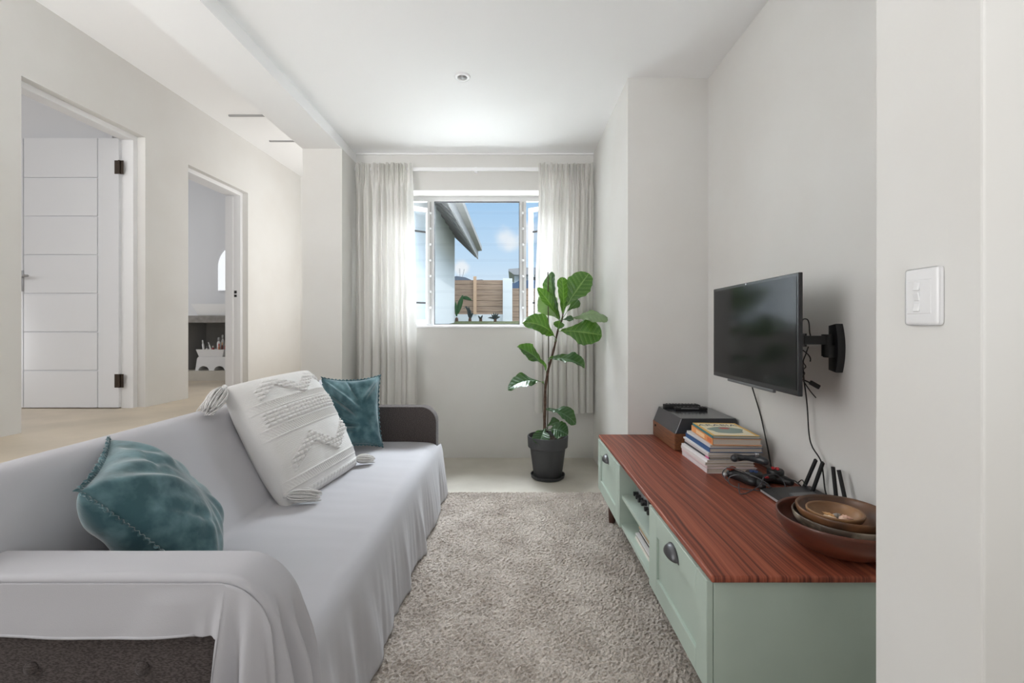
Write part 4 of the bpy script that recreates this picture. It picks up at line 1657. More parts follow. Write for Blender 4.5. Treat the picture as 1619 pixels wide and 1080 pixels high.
sh_cols = [((226, 206, 178), 'cream elongated shell, leftmost in the smallest bowl'), ((206, 158, 104), 'golden brown shell at the back of the smallest bowl'), ((142, 138, 132), 'grey shell at the right back in the smallest bowl'), ((230, 198, 178), 'pinkish round shell at the front of the smallest bowl'), ((222, 182, 164), 'pink shell lying at the right front in the smallest bowl')]
for k, ((rgb, lb), (dx, dy, L_, w_, a)) in enumerate(zip(sh_cols, ((-0.018, 0.0, 0.024, 0.008, -0.7), (-0.004, 0.018, 0.022, 0.008, 1.9), (0.018, 0.016, 0.017, 0.008, 0.4), (0.014, -0.016, 0.014, 0.011, 0.0), (0.032, -0.002, 0.017, 0.009, -0.6)))):
    b = NB()
    n = 20
    pts, d = [], Vector((math.cos(a), math.sin(a), 0.15))
    c = Vector((bc[0] - 0.014 + dx, bc[1] - 0.006 + dy, CT + 0.096))
    tube(b, [c + d * L_ * (2 * i / n - 1) for i in range(n + 1)], lambda q: w_ * max(0.06, math.sin(math.pi * q ** 0.7)) * (1 + 0.12 * math.sin(26 * q)), 14)
    tag(obj('shell', b, mat('sea_' + 'abcde'[k], rgb, 0.5), None, True), lb, 'seashell', 'shells in the smallest bowl')

# ================================================================== TELEVISION
tv = thing('television', (1.0, 1.92, 0.912), 'flat black television turned out from the right wall on a swing arm', 'television')
tl, tr = Vector((1.001, 2.28, 0)), Vector((0.981, 1.566, 0))
Rv = (tr - tl).normalized()
Nv = Vector((Rv.y, -Rv.x, 0))          # towards the room
if Nv.x > 0:
    Nv = -Nv
cz0, cz1 = 0.912, 1.341
c = (tl + tr) / 2 + Vector((0, 0, (cz0 + cz1) / 2))
hw, hh = (tr - tl).length / 2, (cz1 - cz0) / 2
b = NB()
xbox(b, c - Nv * 0.007, Rv, (0, 0, 1), Nv, hw, hh, 0.007, 0.003, 2)
obj('bezel', b, M['tv_edge'], tv)
b = NB()
xbox(b, c + Nv * 0.0002 + Vector((0, 0, 0.004)), Rv, (0, 0, 1), Nv, hw - 0.013, hh - 0.016, 0.0009)
tag(obj('screen', b, M['screen'], tv), 'dark glossy screen')
b = NB()
xbox(b, c - Nv * 0.031 - Vector((0, 0, 0.03)), Rv, (0, 0, 1), Nv, hw - 0.10, hh - 0.075, 0.019, 0.012, 3)
obj('rear_housing', b, M['matte_black'], tv)
b = NB()
xbox(b, c - Vector((0, 0, hh + 0.004)) - Nv * 0.004, Rv, (0, 0, 1), Nv, hw * 0.55, 0.006, 0.006, 0.003, 2)
obj('lower_lip', b, M['grey_plastic'], tv)
b = NB()
xbox(b, c + Vector((0, 0, hh - 0.006)) + Nv * 0.0008 - Rv * 0.02, Rv, (0, 0, 1), Nv, 0.004, 0.0025, 0.0006)
tag(obj('emblem', b, M['silver'], tv), 'tiny silver emblem')

# swing arm bracket
mt = thing('wall_bracket', (XA, 1.68, 1.09), 'black swing-arm wall bracket holding the television', 'tv bracket')
zc = 1.075
b = NB()
op = [(1.692, zc - 0.082), (1.692, zc + 0.082)]
for k in range(17):
    t = 1 - 2 * k / 16
    op.append((1.655 - 0.014 * (1 - t * t), zc + 0.089 * t))
extrude_poly(b, op, 'X', XA - 0.028, XA + 0.0005, 0.003, 2)
autosmooth(obj('wall_plate', b, M['black'], mt), 40)
b = NB()
tube(b, [(1.150, 1.672, 1.045), (1.150, 1.672, 1.125)], 0.017, 24)
box(b, 1.145, 1.175, 1.655, 1.690, 1.04, 1.085, 0.004, 2)
obj('pivot', b, M['matte_black'], mt, False)
b = NB()
box(b, 1.06, 1.150, 1.660, 1.688, 1.088, 1.120, 0.004, 2)
obj('arm', b, M['matte_black'], mt)
b = NB()
tube(b, [(1.060, 1.683, 1.08), (1.060, 1.683, 1.128)], 0.02, 24)
knk = obj('knuckle', b, mat('gloss_black', (34, 34, 36), 0.2), mt, False)
autosmooth(knk)
b = NB()
xbox(b, (1.050, 1.76, 1.104), (-0.1, 1, 0), (0, 0, 1), (1, 0.1, 0), 0.09, 0.016, 0.009, 0.003)
obj('arm', b, M['matte_black'], mt)
b = NB()
xbox(b, (1.041, 1.90, 1.10), Rv, (0, 0, 1), Nv, 0.09, 0.075, 0.004, 0.001)
obj('mounting_plate', b, M['matte_black'], mt)

# cables of the television
b = NB()
tube(b, smooth_path([P(1186, 600, 2.24), P(1191, 618, 2.23), P(1202, 655, 2.20), P(1212, 700, 2.12), P(1219, 737, 2.09), P(1222, 752, 2.08)], 8), 0.0032, 8)
tag(obj('power_cable', b, M['cable']), 'black cable hanging from the television down behind the magazine stack', 'cable')
b = NB()
tube(b, smooth_path([(1.05, 1.70, 1.03), P(1268, 570, 1.76), P(1271, 600, 1.79), P(1276, 640, 1.80), P(1279, 685, 1.79), P(1284, 706, 1.77), P(1297, 727, 1.735), P(1301, 745, 1.73), P(1304, 772, 1.725), P(1307, 786, 1.715), P(1304, 792, 1.72)], 8), 0.0026, 8)
tag(obj('power_cable', b, M['cable']), 'thin black cable hanging from the bracket down behind the router', 'cable')
b = NB()
tube(b, smooth_path([P(1266, 512, 1.66), P(1270, 505, 1.68), P(1276, 505, 1.68), P(1279, 511, 1.68), P(1280, 525, 1.68), P(1282, 533, 1.68)], 8), 0.0022, 8)
tube(b, smooth_path([P(1278, 548, 1.68), P(1274, 560, 1.69), P(1270, 572, 1.70), P(1274, 580, 1.70), P(1268, 586, 1.70), P(1272, 590, 1.70), P(1268, 598, 1.72), P(1270, 602, 1.74)], 8), 0.0022, 8)
tube(b, smooth_path([P(1268, 553, 1.68), P(1276, 559, 1.68), P(1281, 566, 1.68), P(1281, 572, 1.68)], 8), 0.0024, 8)
tube(b, smooth_path([P(1270, 602, 1.74), P(1280, 617, 1.74), P(1290, 629, 1.74)], 8), 0.0022, 8)
tube(b, smooth_path([P(1269, 600, 1.74), P(1280, 605, 1.74)], 8), 0.0028, 8)
tng = obj('signal_cable', b, M['cable'], None, True)
tag(tng, 'tangle of thin black cables dangling beside the television edge', 'cable')
b = NB()
pc = P(1288, 608.5, 1.74)
dv = P(1296, 613, 1.74) - P(1280, 604, 1.74)
xbox(b, pc, dv, Vector((0, 1, 0)).cross(dv), (0, 1, 0), 0.020, 0.0085, 0.005, 0.002)
obj('plug', b, M['black'], tng)

# ================================================================== FIDDLE LEAF FIG
PY = 3.50
pc = P(866, 0, PY)
fx, fy = pc.x, PY
plant = thing('potted_fig', (fx, fy, 0), 'tall fiddle leaf fig in a charcoal plastic pot by the right curtain', 'potted plant')
b = NB()
lathe(b, [(0.118, 0.0), (0.126, 0.006), (0.132, 0.028), (0.127, 0.028), (0.121, 0.012), (0.001, 0.010)], (fx, fy, 0), 56)
autosmooth(obj('saucer', b, M['pot'], plant), 50)
b = NB()
lathe(b, [(0.104, 0.012), (0.108, 0.016), (0.136, 0.232), (0.147, 0.236), (0.152, 0.240), (0.156, 0.318), (0.154, 0.322), (0.147, 0.322), (0.144, 0.316), (0.140, 0.26), (0.001, 0.255)], (fx, fy, 0), 64)
autosmooth(obj('pot', b, M['pot'], plant), 45)
b = NB()


def soilf(u, v):
    r, a = 0.143 * u, 2 * math.pi * v
    x, y = r * math.cos(a), r * math.sin(a)
    return Vector((fx + x, fy + y, 0.288 + 0.012 * nz(x * 30, y * 30) + 0.012 * (1 - u)))


grid(b, 14, 48, soilf)
bmesh.ops.remove_doubles(b, verts=b.verts[:], dist=1e-5)
obj('soil', b, M['soil'], plant, True)


def K6(cx, cy, dy=0.0):
    return P(780 + cx / 2.92, 410 + cy / 2.92, PY + dy)


def K4(cx, cy, dy=0.0):
    return P(800 + cx / 7.71, 420 + cy / 7.71, PY + dy)


b = NB()
trunk_px = [(238, 800), (236, 740), (239, 680), (240, 600), (247, 545), (256, 500), (270, 450), (283, 400), (291, 360), (300, 320), (308, 290)]
tube(b, smooth_path([K6(*q) for q in trunk_px], 5), lambda q: lerp(0.0125, 0.0065, q) * (1 + 0.10 * math.sin(60 * q)), 12)
tube(b, smooth_path([K6(300, 322), K6(316, 285), K6(322, 250)], 5), lambda q: lerp(0.0065, 0.004, q), 10)
obj('trunk', b, M['bark'], plant, True)
b = NB()
tube(b, [K6(250, 800, 0.012), K6(255, 400, 0.012), K6(252, 60, 0.012)], 0.004, 8)
obj('stake', b, M['stake'], plant, True)


def leaf(base, tip, width, normal, bend=0.02, fold=0.25, wav=0.012, m='leaf', stem_from=None, seed=0, droop=0.0, nu=44, nv=24):
    base, tip = Vector(base), Vector(tip)
    d = tip - base
    L = d.length
    dh = d.normalized()
    n = Vector(normal)
    n = (n - dh * n.dot(dh)).normalized()
    s = dh.cross(n).normalized()
    b = NB()
    lay = b.verts.layers.float.new('vein')

    def W_(t):
        base_w = math.sin(math.pi * min(1.0, max(0.0, t)) ** 1.35) ** 0.55
        return width * 0.56 * base_w * (0.46 + 0.54 * sstep(0.15, 0.66, t)) * (1 + 0.05 * math.sin(13 * t + seed))
    V = []
    for i in range(nu + 1):
        t = i / nu
        c = base + d * t + n * (bend * 4 * t * (1 - t)) - n * droop * t * t
        row = []
        for j in range(nv + 1):
            q = -1 + 2 * j / nv
            w = W_(t)
            ph = (t - 0.30 * abs(q) * w / (width / 2) * 0.55) * 9.0
            fr = abs(ph - round(ph))
            vein = max(0.0, 1 - fr / 0.13) * sstep(0.03, 0.12, abs(q)) * 0.9
            mid = max(0.0, 1 - abs(q * w) / (0.0045))
            puff = 0.0038 * (1 - max(0.0, 1 - fr / 0.28)) * sstep(0.0, 0.25, abs(q))
            off = fold * w * abs(q) ** 1.25 + wav * (q ** 2) * math.sin(8.5 * t + seed + (1.3 if q > 0 else 0)) + 0.35 * wav * q ** 2 * math.sin(21 * t + 2 * seed) + puff
            jag = 1 + 0.03 * math.sin(40 * t + seed) * (abs(q) > 0.9)
            vtx = b.verts.new(c + s * (w * q * jag) + n * off)
            vtx[lay] = min(1.0, max(vein * 0.8, mid))
            row.append(vtx)
        V.append(row)
    for i in range(nu):
        for j in range(nv):
            b.faces.new((V[i][j], V[i][j + 1], V[i + 1][j + 1], V[i + 1][j]))
    b.normal_update()
    fm = b.faces[:][(nu // 2) * nv + nv // 2]
    if fm.normal.dot(n) < 0:
        bmesh.ops.reverse_faces(b, faces=b.faces[:])
    if stem_from is not None:
        sp = Vector(stem_from)
        tube(b, smooth_path([sp, (sp + base) / 2 - Vector((0, 0, 0.006)), base, base + d * 0.05 + n * 0.002], 5), 0.0026, 8)
    o = obj('leaf', b, M[m], plant, True)
    return o


top = K6(308, 285)
cam_n = Vector((0, -1, 0.15))
S4 = PY / F / 7.71
leaf(K4(728, 505), K4(1012, 95, -0.03), 300 * S4, (-0.28, -0.9, 0.35), 0.01, 0.22, 0.010, 'leaf', K4(650, 700), 1)
leaf(K4(655, 650, 0.02), K4(548, 75, 0.02), 190 * S4, (-0.75, -0.6, 0.1), 0.02, 0.4, 0.014, 'leaf_dark', K4(655, 720), 2)
leaf(K4(690, 620, 0.03), K4(682, 140, 0.06), 210 * S4, (0.45, -0.85, 0.15), 0.015, 0.3, 0.010, 'leaf', K4(660, 700), 3)
leaf(K4(655, 660, 0.03), K4(395, 385, 0.09), 270 * S4, (0.25, 0.9, 0.35), 0.02, 0.2, 0.010, 'leaf', K4(655, 715), 4)
leaf(K4(645, 655, 0.01), K4(378, 270, -0.04), 120 * S4, (-0.4, -0.55, 0.75), 0.03, 0.5, 0.010, 'leaf', K4(655, 720), 5)
leaf(K4(815, 632, 0.0), K4(1234, 640, -0.17), 165 * S4, (0.1, 0.75, -0.65), -0.03, 0.25, 0.016, 'leaf', K4(668, 660), 6)
leaf(K4(668, 800, -0.01), K4(1168, 850, -0.10), 330 * S4, (0.0, -0.92, 0.45), 0.02, 0.08, 0.012, 'leaf', K4(640, 790), 7)
leaf(K4(610, 905, -0.01), K4(212, 690, -0.14), 300 * S4, (-0.15, -0.72, 0.68), 0.055, 0.12, 0.012, 'leaf', K4(585, 930), 8)
leaf(K4(668, 668, -0.03), K4(820, 668, -0.10), 110 * S4, (0.1, -0.6, 0.8), 0.01, 0.2, 0.006, 'leaf_dark', K4(650, 700), 9)
leaf(K4(640, 775, -0.03), K4(655, 670, -0.08), 120 * S4, (-0.1, -0.9, 0.4), 0.008, 0.15, 0.004, 'leaf', K4(640, 790), 10)
leaf(K4(745, 560, 0.08), K4(880, 420, 0.16), 120 * S4, (0.3, -0.8, 0.3), 0.01, 0.2, 0.006, 'leaf_dark', K4(668, 660), 11)
S6 = PY / F / 2.92
leaf(K6(243, 512), K6(108, 405, -0.08), 82 * S6, (0.15, -0.62, 0.75), 0.035, 0.2, 0.012, 'leaf_dark', K6(246, 528), 12)
leaf(K6(252, 465), K6(422, 500, -0.06), 78 * S6, (0.05, -0.55, 0.8), 0.045, 0.35, 0.014, 'leaf_dark', K6(262, 478), 13)
leaf(K6(232, 572), K6(68, 600, -0.10), 88 * S6, (-0.1, -0.55, 0.85), 0.05, 0.1, 0.014, 'leaf_dark', K6(240, 590), 14)
leaf(K6(240, 692), K6(382, 762, -0.08), 76 * S6, (0.2, -0.6, 0.8), 0.04, 0.25, 0.012, 'leaf_dark', K6(238, 712), 15)
leaf(K6(238, 782, -0.02), K6(212, 862, -0.13), 74 * S6, (-0.15, -0.85, 0.5), 0.02, 0.2, 0.010, 'leaf_dark', K6(238, 770), 16)
leaf(K6(252, 788, -0.02), K6(345, 812, -0.10), 84 * S6, (0.1, -0.7, 0.7), 0.03, 0.2, 0.010, 'leaf_dark', K6(240, 775), 17)
leaf(K6(248, 775, 0.0), K6(306, 752, 0.05), 52 * S6, (0.1, -0.7, 0.7), 0.02, 0.2, 0.008, 'leaf_dark', K6(240, 775), 18)

# ================================================================== BATHROOM
BYF = 5.14
van = thing('vanity_unit', (-3.4, 5.4, ZF), 'grey open vanity with a thick cement worktop, seen through the far doorway', 'vanity')
VX0, VX1 = -3.80, -2.95
b = NB()
box(b, VX0 - 0.02, VX1, BYF - 0.01, 5.64, 1.205, 1.285, 0.004)
obj('worktop', b, M['counter'], van)
b = NB()
box(b, VX0, VX0 + 0.02, BYF + 0.02, 5.64, ZF + 0.11, 1.205)
box(b, VX0 + 0.02, VX1, 5.60, 5.64, ZF + 0.11, 1.205)
box(b, VX1 - 0.02, VX1, BYF + 0.02, 5.60, ZF + 0.11, 1.205)
obj('carcass', b, M['vanity'], van)
b = NB()
box(b, VX0, VX1, BYF, 5.64, ZF, ZF + 0.11, 0.003)
obj('plinth', b, M['concrete'], van)
bs = thing('basin', (-3.3, 5.35, 1.285), 'white rectangular vessel basin on the cement worktop', 'basin')
b = NB()
bz0, bz1 = 1.285, 1.418
q0 = [(-3.585, 5.18), (-3.02, 5.18), (-3.02, 5.52), (-3.585, 5.52)]
q1 = [(-3.655, 5.15), (-2.98, 5.15), (-2.98, 5.55), (-3.655, 5.55)]


def ringv(q, z, ins=0.0):
    cx, cy = sum(p[0] for p in q) / 4, sum(p[1] for p in q) / 4
    return [b.verts.new((p[0] + (ins if p[0] < cx else -ins), p[1] + (ins if p[1] < cy else -ins), z)) for p in q]


rs = [ringv(q0, bz0), ringv(q1, bz1), ringv(q1, bz1, 0.012), ringv(q0, bz0 + 0.03, 0.02)]
for A_, B_ in zip(rs, rs[1:]):
    for k in range(4):
        b.faces.new((A_[k], A_[(k + 1) % 4], B_[(k + 1) % 4], B_[k]))
b.faces.new(list(reversed(rs[0])))
b.faces.new(rs[-1])
bmesh.ops.recalc_face_normals(b, faces=b.faces[:])
bmesh.ops.bevel(b, geom=b.edges[:], offset=0.006, segments=2, affect='EDGES')
obj('bowl_body', b, M['ceramic'], bs)
b = NB()
tube(b, smooth_path([(-3.27, 5.64, 1.50), (-3.27, 5.60, 1.50), (-3.27, 5.48, 1.495), (-3.27, 5.45, 1.47)], 5), 0.011, 12)
tube(b, [(-3.335, 5.64, 1.50), (-3.335, 5.60, 1.50)], 0.022, 16)
tag(obj('wall_tap', b, M['steel'], None, True), 'chrome wall tap over the white basin beyond the far doorway', 'tap')
b = NB()
mo = thing('mirror', (-3.4, 5.64, 1.6), 'arched white-framed mirror on the bathroom wall above the basin', 'mirror')


def arch(x0, x1, z0, zs, n=24):
    r = (x1 - x0) / 2
    return [(x0, z0), (x1, z0)] + [((x0 + x1) / 2 + r * math.cos(math.pi * k / n), zs + r * math.sin(math.pi * k / n)) for k in range(n + 1)]


mz0 = EYE + 58 / F * 5.62
extrude_poly(b, arch(-3.65, -3.05, mz0, 1.90), 'Y', 5.618, 5.642)
obj('frame', b, M['steel'], mo)
b = NB()
extrude_poly(b, arch(-3.64, -3.06, mz0 + 0.01, 1.90), 'Y', 5.614, 5.619)
obj('glass', b, mat('mirror_glass', (172, 174, 176), 0.05, metal=0.95), mo)
b = NB()
tube(b, smooth_path([(-3.30, 5.42, 1.205), (-3.30, 5.42, 1.10), (-3.32, 5.42, 1.065), (-3.36, 5.42, 1.065), (-3.385, 5.42, 1.10), (-3.40, 5.44, 1.14)], 8), 0.026, 14)
tube(b, smooth_path([(-3.30, 5.42, 1.12), (-3.24, 5.44, 1.12), (-3.20, 5.60, 1.12)], 5), 0.020, 14)
tag(obj('drain_trap', b, M['ceramic'], None, True), 'white waste pipe with a curved trap under the basin worktop', 'drain pipe')
# step stool
b = NB()
sz0, sz1 = ZF + 0.11, ZF + 0.11 + 0.155
st_o = [(-3.635, sz0), (-3.615, sz1 - 0.02), (-3.60, sz1), (-3.30, sz1), (-3.285, sz1 - 0.02), (-3.265, sz0)]
archp = []
for (xc, rr) in ((-3.36, 0.060), (-3.54, 0.060)):
    archp += [(xc + rr * math.cos(math.pi * k / 12), sz0 + 0.05 * math.sin(math.pi * k / 12)) for k in range(13)]
outline = st_o + archp
extrude_poly(b, outline, 'Y', 5.20, 5.38, 0.0)
stool = tag(obj('step_stool', b, M['white_plastic']), 'white plastic step stool with arched cutouts on the vanity plinth', 'step stool')
b = NB()
tz = sz1
q0 = [(-3.60, 5.21), (-3.33, 5.21), (-3.33, 5.37), (-3.60, 5.37)]
q1 = [(-3.625, 5.195), (-3.305, 5.195), (-3.305, 5.385), (-3.625, 5.385)]
rs = [ringv(q0, tz + 0.0005), ringv(q1, tz + 0.085), ringv(q1, tz + 0.085, 0.008), ringv(q0, tz + 0.012, 0.01)]
for A_, B_ in zip(rs, rs[1:]):
    for k in range(4):
        b.faces.new((A_[k], A_[(k + 1) % 4], B_[(k + 1) % 4], B_[k]))
b.faces.new(list(reversed(rs[0])))
b.faces.new(rs[-1])
bmesh.ops.recalc_face_normals(b, faces=b.faces[:])
tag(obj('storage_tub', b, M['white_plastic']), 'white open tub of toiletries standing on the step stool', 'tub')


def bottle(x, y, z0, hgt, r, rgb, caprgb, label, lean=(0, 0)):
    t = thing('toiletry', (x, y, z0), label, 'toiletry', 'toiletries in the white tub')
    b = NB()
    lathe(b, [(r * 0.9, 0), (r, 0.004), (r, hgt * 0.7), (r * 0.55, hgt * 0.78), (r * 0.5, hgt * 0.8)], (0, 0, 0), 16)
    b2 = NB()
    lathe(b2, [(r * 0.6, hgt * 0.8), (r * 0.6, hgt), (r * 0.3, hgt * 1.01)], (0, 0, 0), 14)
    for bb in (b, b2):
        for v in bb.verts:
            v.co = Vector((x + v.co.x + lean[0] * v.co.z, y + v.co.y + lean[1] * v.co.z, z0 + v.co.z))
    obj('body', b, mat('toiletry_body', rgb, 0.4), t, True)
    obj('cap', b2, mat('toiletry_cap', caprgb, 0.4), t, True)


tb = tz + 0.014
for (x, y, hgt, r, c1_, c2_, lb, ln) in (
        (-3.585, 5.28, 0.175, 0.012, (236, 236, 236), (240, 240, 240), 'white tube standing at the left end of the toiletries tub', (-0.12, 0)),
        (-3.535, 5.25, 0.105, 0.014, (226, 226, 226), (130, 130, 132), 'short white bottle with a grey cap near the tub left end', (0, 0)),
        (-3.50, 5.30, 0.150, 0.010, (240, 238, 236), (236, 236, 236), 'slim white brush handle leaning left in the tub', (-0.35, 0)),
        (-3.465, 5.25, 0.110, 0.014, (150, 52, 58), (222, 214, 208), 'dark red bottle in the middle of the tub', (0, 0)),
        (-3.43, 5.30, 0.205, 0.020, (238, 238, 238), (180, 180, 182), 'tall white bottle, the largest in the toiletries tub', (0, 0)),
        (-3.405, 5.33, 0.235, 0.017, (220, 220, 220), (196, 196, 196), 'tallest pale grey bottle at the back of the tub', (0, 0)),
        (-3.39, 5.24, 0.135, 0.010, (196, 128, 92), (196, 70, 60), 'small orange bottle with a red cap in the tub', (0, 0)),
        (-3.365, 5.25, 0.150, 0.010, (116, 62, 52), (226, 190, 150), 'brown lipstick tube with a beige top in the tub', (0.05, 0)),
        (-3.340, 5.26, 0.145, 0.010, (176, 92, 88), (210, 196, 180), 'rose coloured tube at the right end of the tub', (0.1, 0))):
    bottle(x, y, tb, hgt, r, c1_, c2_, lb, ln)
for k, (x, z, lb) in enumerate(((-3.205, ZF + 0.11, 'white toilet roll lying lowest beside the step stool'), (-3.20, ZF + 0.205, 'white toilet roll in the middle of the pile beside the step stool'), (-3.205, ZF + 0.300, 'white toilet roll on top of the pile beside the step stool'))):
    b = NB()
    lathe(b, [(0.018, -0.05), (0.047, -0.05), (0.047, 0.05), (0.018, 0.05), (0.018, -0.05)], (x, 5.27, z + 0.0475), 28, 'Y', caps=False)
    tag(autosmooth(obj('toilet_roll', b, mat('tissue', (240, 240, 240), 0.95))), lb, 'toilet roll', 'toilet rolls by the step stool')

# ================================================================== OUTSIDE
GZ = 1.30
b = NB()
box(b, -16, 16, 9.05, 80, 0.9, 1.13)
vs = [b.verts.new(q) for q in ((-8, 9.05, 1.131), (9, 9.05, 1.131), (9, 15.0, GZ + 0.06), (-8, 15.0, GZ + 0.06), (9, 16.5, 1.131), (-8, 16.5, 1.131))]
b.faces.new((vs[0], vs[1], vs[2], vs[3]))
b.faces.new((vs[3], vs[2], vs[4], vs[5]))
ground_lawn = struct('ground', b, M['grass'], 'garden ground sloping up to the timber fence outside')

b = NB()
box(b, -1.38, 9, YB + 0.252, 6.05, 0.9, 1.125)
box(b, -16, 16, 6.05, 9.05, 0.9, 1.125)
struct('ground_bounce', b, mat('pale_bounce_ground', (222, 220, 214), 0.9), 'unseen pale ground added outside the window to bounce light in')  # below the view, made pale as a reflector for the ceiling

nb = thing('neighbouring_house', (-3.5, 10, 1.1), 'pale plastered house with a sloping eave just outside the window on the left', 'house')
b = NB()
HX, HY = -1.72, 13.3
box(b, -6.5, HX, 6.2, HY, 1.12, 3.92)
obj('wall', b, M['ext_wall'], nb)
# roof: slope down towards the garden, eave along y
b = NB()
ex, ez = -1.10, 3.24
sl = 1.05
pts = [(ex, ez), (ex, ez + 0.30), (ex - 3.2, ez + 0.30 + 3.2 * sl), (ex - 3.2, ez + 3.2 * sl)]
extrude_poly(b, pts, 'Y', 6.1, 13.75)
obj('roof', b, M['roof'], nb)
b = NB()
box(b, ex, ex + 0.03, 6.1, 13.78, ez - 0.02, ez + 0.34)
obj('fascia', b, M['fascia'], nb)
b = NB()
extrude_poly(b, [(ex + 0.03, ez + 0.20), (ex + 0.15, ez + 0.22), (ex + 0.15, ez + 0.34), (ex + 0.03, ez + 0.34)], 'Y', 6.1, 13.7, 0.02, 2)
obj('gutter', b, M['fascia'], nb)
b = NB()
extrude_poly(b, [(ex + 0.02, ez - 0.02), (ex + 0.02, ez + 0.30), (ex - 3.0, ez + 0.30 + 3.0 * sl), (ex - 3.0, ez - 0.02 + 3.0 * sl)], 'Y', 13.75, 13.79)
obj('barge_board', b, M['fascia'], nb)
b = NB()
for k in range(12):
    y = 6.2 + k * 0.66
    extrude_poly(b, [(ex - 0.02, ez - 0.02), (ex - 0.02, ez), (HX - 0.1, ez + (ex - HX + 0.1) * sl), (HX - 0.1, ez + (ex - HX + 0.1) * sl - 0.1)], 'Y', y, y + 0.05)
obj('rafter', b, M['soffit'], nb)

FY = 15.0
fz1 = EYE + 75 / F * FY
fz0 = EYE + 21 / F * FY
fxa, fxb, fxc = P(700, 0, FY).x, P(795, 0, FY).x, P(810, 0, FY).x
wf = thing('timber_fence', ((fxa + fxb) / 2, FY, GZ), 'timber plank fence panel on a white plinth, left of the white pillar outside', 'fence', 'garden fence panels')
b = NB()
box(b, fxa - 2, fxb, FY, FY + 0.05, fz0, fz1)
obj('panel', b, M['fence'], wf)
b = NB()
box(b, fxa - 2, fxb, FY - 0.03, FY + 0.12, GZ, fz0)
obj('plinth', b, M['ext_wall'], wf)
b = NB()
px_ = P(751, 0, FY).x
box(b, px_ - 0.05, px_ + 0.05, FY - 0.06, FY, fz0, fz1 + 0.12)
obj('post', b, mat('fence_post', (196, 166, 140), 0.8), wf)
b = NB()
box(b, fxb, fxc, FY - 0.15, FY + 0.15, GZ - 0.1, EYE + 77 / F * FY, 0.01)
struct('pillar_garden', b, M['ext_wall'], 'white plastered pillar between the two fence panels outside')
wf2 = thing('timber_fence', (fxc + 1, FY, GZ), 'timber plank fence panel right of the white pillar outside', 'fence', 'garden fence panels')
b = NB()
box(b, fxc, fxc + 3, FY, FY + 0.05, GZ + 0.02, EYE + 62 / F * FY)
obj('panel', b, M['fence'], wf2)
b = NB()
box(b, fxc, fxc + 3, FY + 0.05, FY + 0.12, GZ - 0.05, GZ + 0.3)
obj('plinth', b, M['ext_wall'], wf2)

# far house beyond the fence on the right
QY = 26.0
fh = thing('far_house', (P(860, 0, QY).x, QY, 1.2), 'white house with a flat eave and blue lean-to roof beyond the right fence', 'house')
b = NB()
wx = P(813, 0, QY).x
box(b, wx, wx + 5, QY, QY + 4, 1.13, EYE + 84 / F * QY)
obj('wall', b, M['ext_wall'], fh)
b = NB()
ex0 = P(804, 0, QY).x
extrude_poly(b, [(ex0, EYE + 88 / F * QY), (ex0, EYE + 91 / F * QY), (wx + 0.6, EYE + 93 / F * QY), (wx + 5.4, EYE + 93 / F * QY), (wx + 5.4, EYE + 84 / F * QY), (wx, EYE + 82 / F * QY)], 'Y', QY - 0.5, QY + 4.2)
obj('eave', b, M['fascia'], fh)
b = NB()
extrude_poly(b, [(P(809, 0, QY - 3).x, EYE + 62 / F * (QY - 3)), (P(809, 0, QY - 3).x, EYE + 68 / F * (QY - 3)), (P(822, 0, QY - 3).x, EYE + 75 / F * (QY - 3)), (P(870, 0, QY - 3).x, EYE + 75 / F * (QY - 3)), (P(870, 0, QY - 3).x, EYE + 62 / F * (QY - 3))], 'Y', QY - 3, QY - 0.6)
obj('lean_to_roof', b, M['blue_roof'], fh)
b = NB()
box(b, P(842, 0, QY).x, P(847, 0, QY).x, QY - 0.03, QY + 0.01, EYE + 62 / F * QY, EYE + 80 / F * QY)
obj('window', b, M['screen'], fh)
# distant roof/hill line, masts
b = NB()
HYY = 60.0
hp = [(690, 518), (690, 448), (705, 440), (722, 436.5), (736, 438.5), (748, 444), (754, 442.5), (762, 442), (772, 446), (800, 447), (870, 446), (870, 518)]
extrude_poly(b, [(P(x, 0, HYY).x, P(0, y, HYY).z) for x, y in hp], 'Y', HYY, HYY + 12)
struct('hill', b, M['far_hill'], 'low dark hill on the horizon beyond the timber fence')
for k, (a, c_, lb) in enumerate((((727, 437), (727, 424.5), 'thin aerial mast with short crossbars above the hill, the upright one'), ((731, 437), (734, 425.5), 'thin leaning mast beside the upright aerial above the hill'))):
    b = NB()
    tube(b, [P(a[0], a[1] + 2, 60.5), P(c_[0], c_[1], 60.5)], 0.035, 6)
    for f in (0.55, 0.75, 0.95):
        q = P(a[0], a[1], 60.5).lerp(P(c_[0], c_[1], 60.5), f)
        tube(b, [q + Vector((-0.18 if k == 0 else -0.02, 0, 0)), q + Vector((0.06, 0, 0))], 0.02, 5)
    tag(obj('aerial_mast', b, M['mast']), lb, 'aerial', 'aerial masts on the hill')


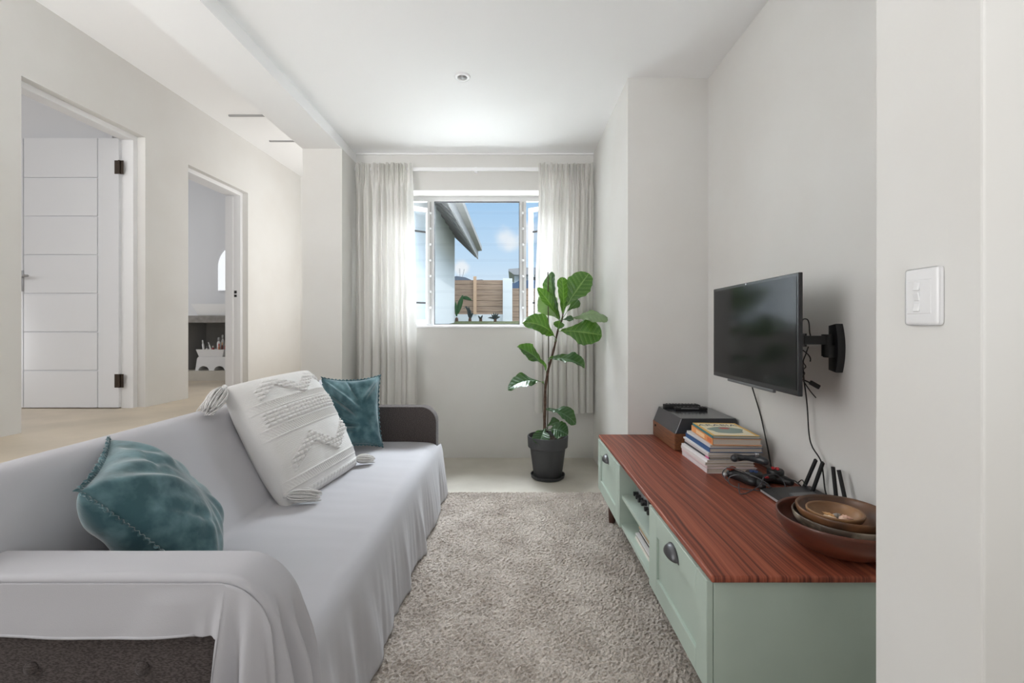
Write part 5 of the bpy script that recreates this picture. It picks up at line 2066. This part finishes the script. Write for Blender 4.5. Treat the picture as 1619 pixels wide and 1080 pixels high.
def blade(bm, base, tip, w, bend, n=8):
    base, tip = Vector(base), Vector(tip)
    d = tip - base
    s = d.cross(Vector((0, 1, 0.2))).normalized()
    prev_ = None
    for i in range(n + 1):
        t = i / n
        c_ = base + d * t + Vector((0, 0, bend * 4 * t * (1 - t)))
        ww = w * math.sin(math.pi * (0.12 + 0.88 * t)) ** 0.8 + 0.002
        row = [bm.verts.new(c_ - s * ww), bm.verts.new(c_ + Vector((0, 0.25 * ww, -0.2 * ww))), bm.verts.new(c_ + s * ww)]
        if prev_:
            for k in range(2):
                bm.faces.new((prev_[k], prev_[k + 1], row[k + 1], row[k]))
        prev_ = row


def garden_plant(name, px, py, y, blades, m, label):
    o = P(px, py, y)
    t = thing(name, o, label, 'garden plant')
    b = NB()
    lathe(b, [(0.05, 0.0), (0.045, 0.08), (0.02, 0.12)], o - Vector((0, 0, 0.06)), 10)
    obj('stem', b, M['bark'], t)
    for (bx, by, tx_, ty, w, bend) in blades:
        b = NB()
        blade(b, P(bx, by, y), P(tx_, ty, y - 0.12), w, bend)
        lf = obj('leaf', b, m, t, True)
        lf.modifiers.new('thickness', 'SOLIDIFY').thickness = 0.006
    return t


garden_plant('banana_plant', 722, 505, 13.2, [(723, 496, 732, 466, 0.07, 0.02), (730, 471, 746, 475, 0.055, 0.03), (722, 500, 720, 476, 0.04, 0)], M['banana'], 'young banana plant with broad green leaves beside the outer house wall')
garden_plant('strappy_plant', 743, 505, 14.0, [(743, 504, 733, 488, 0.03, 0.18), (743, 504, 741, 484, 0.03, 0.02), (744, 504, 748, 495, 0.03, 0.04), (743, 504, 739, 492, 0.03, 0.0), (744, 504, 744, 489, 0.025, 0)], M['agave'], 'tall dark strappy plant in front of the fence post')
garden_plant('spiky_plant', 783, 506, 14.2, [(783, 505, 777, 497, 0.03, 0), (783, 505, 780, 494, 0.025, 0), (783, 505, 784, 494, 0.025, 0), (783, 505, 788, 495, 0.025, 0), (783, 505, 791, 501, 0.03, 0.02), (783, 505, 771, 503, 0.03, 0.03)], M['agave'], 'low spiky grey plant near the white garden pillar')
garden_plant('spiky_plant', 760, 505, 14.2, [(760, 505, 756, 499, 0.025, 0), (760, 505, 763, 498, 0.025, 0), (760, 505, 757, 502, 0.03, 0.02)], M['agave'], 'small spiky plant midway along the white fence plinth')
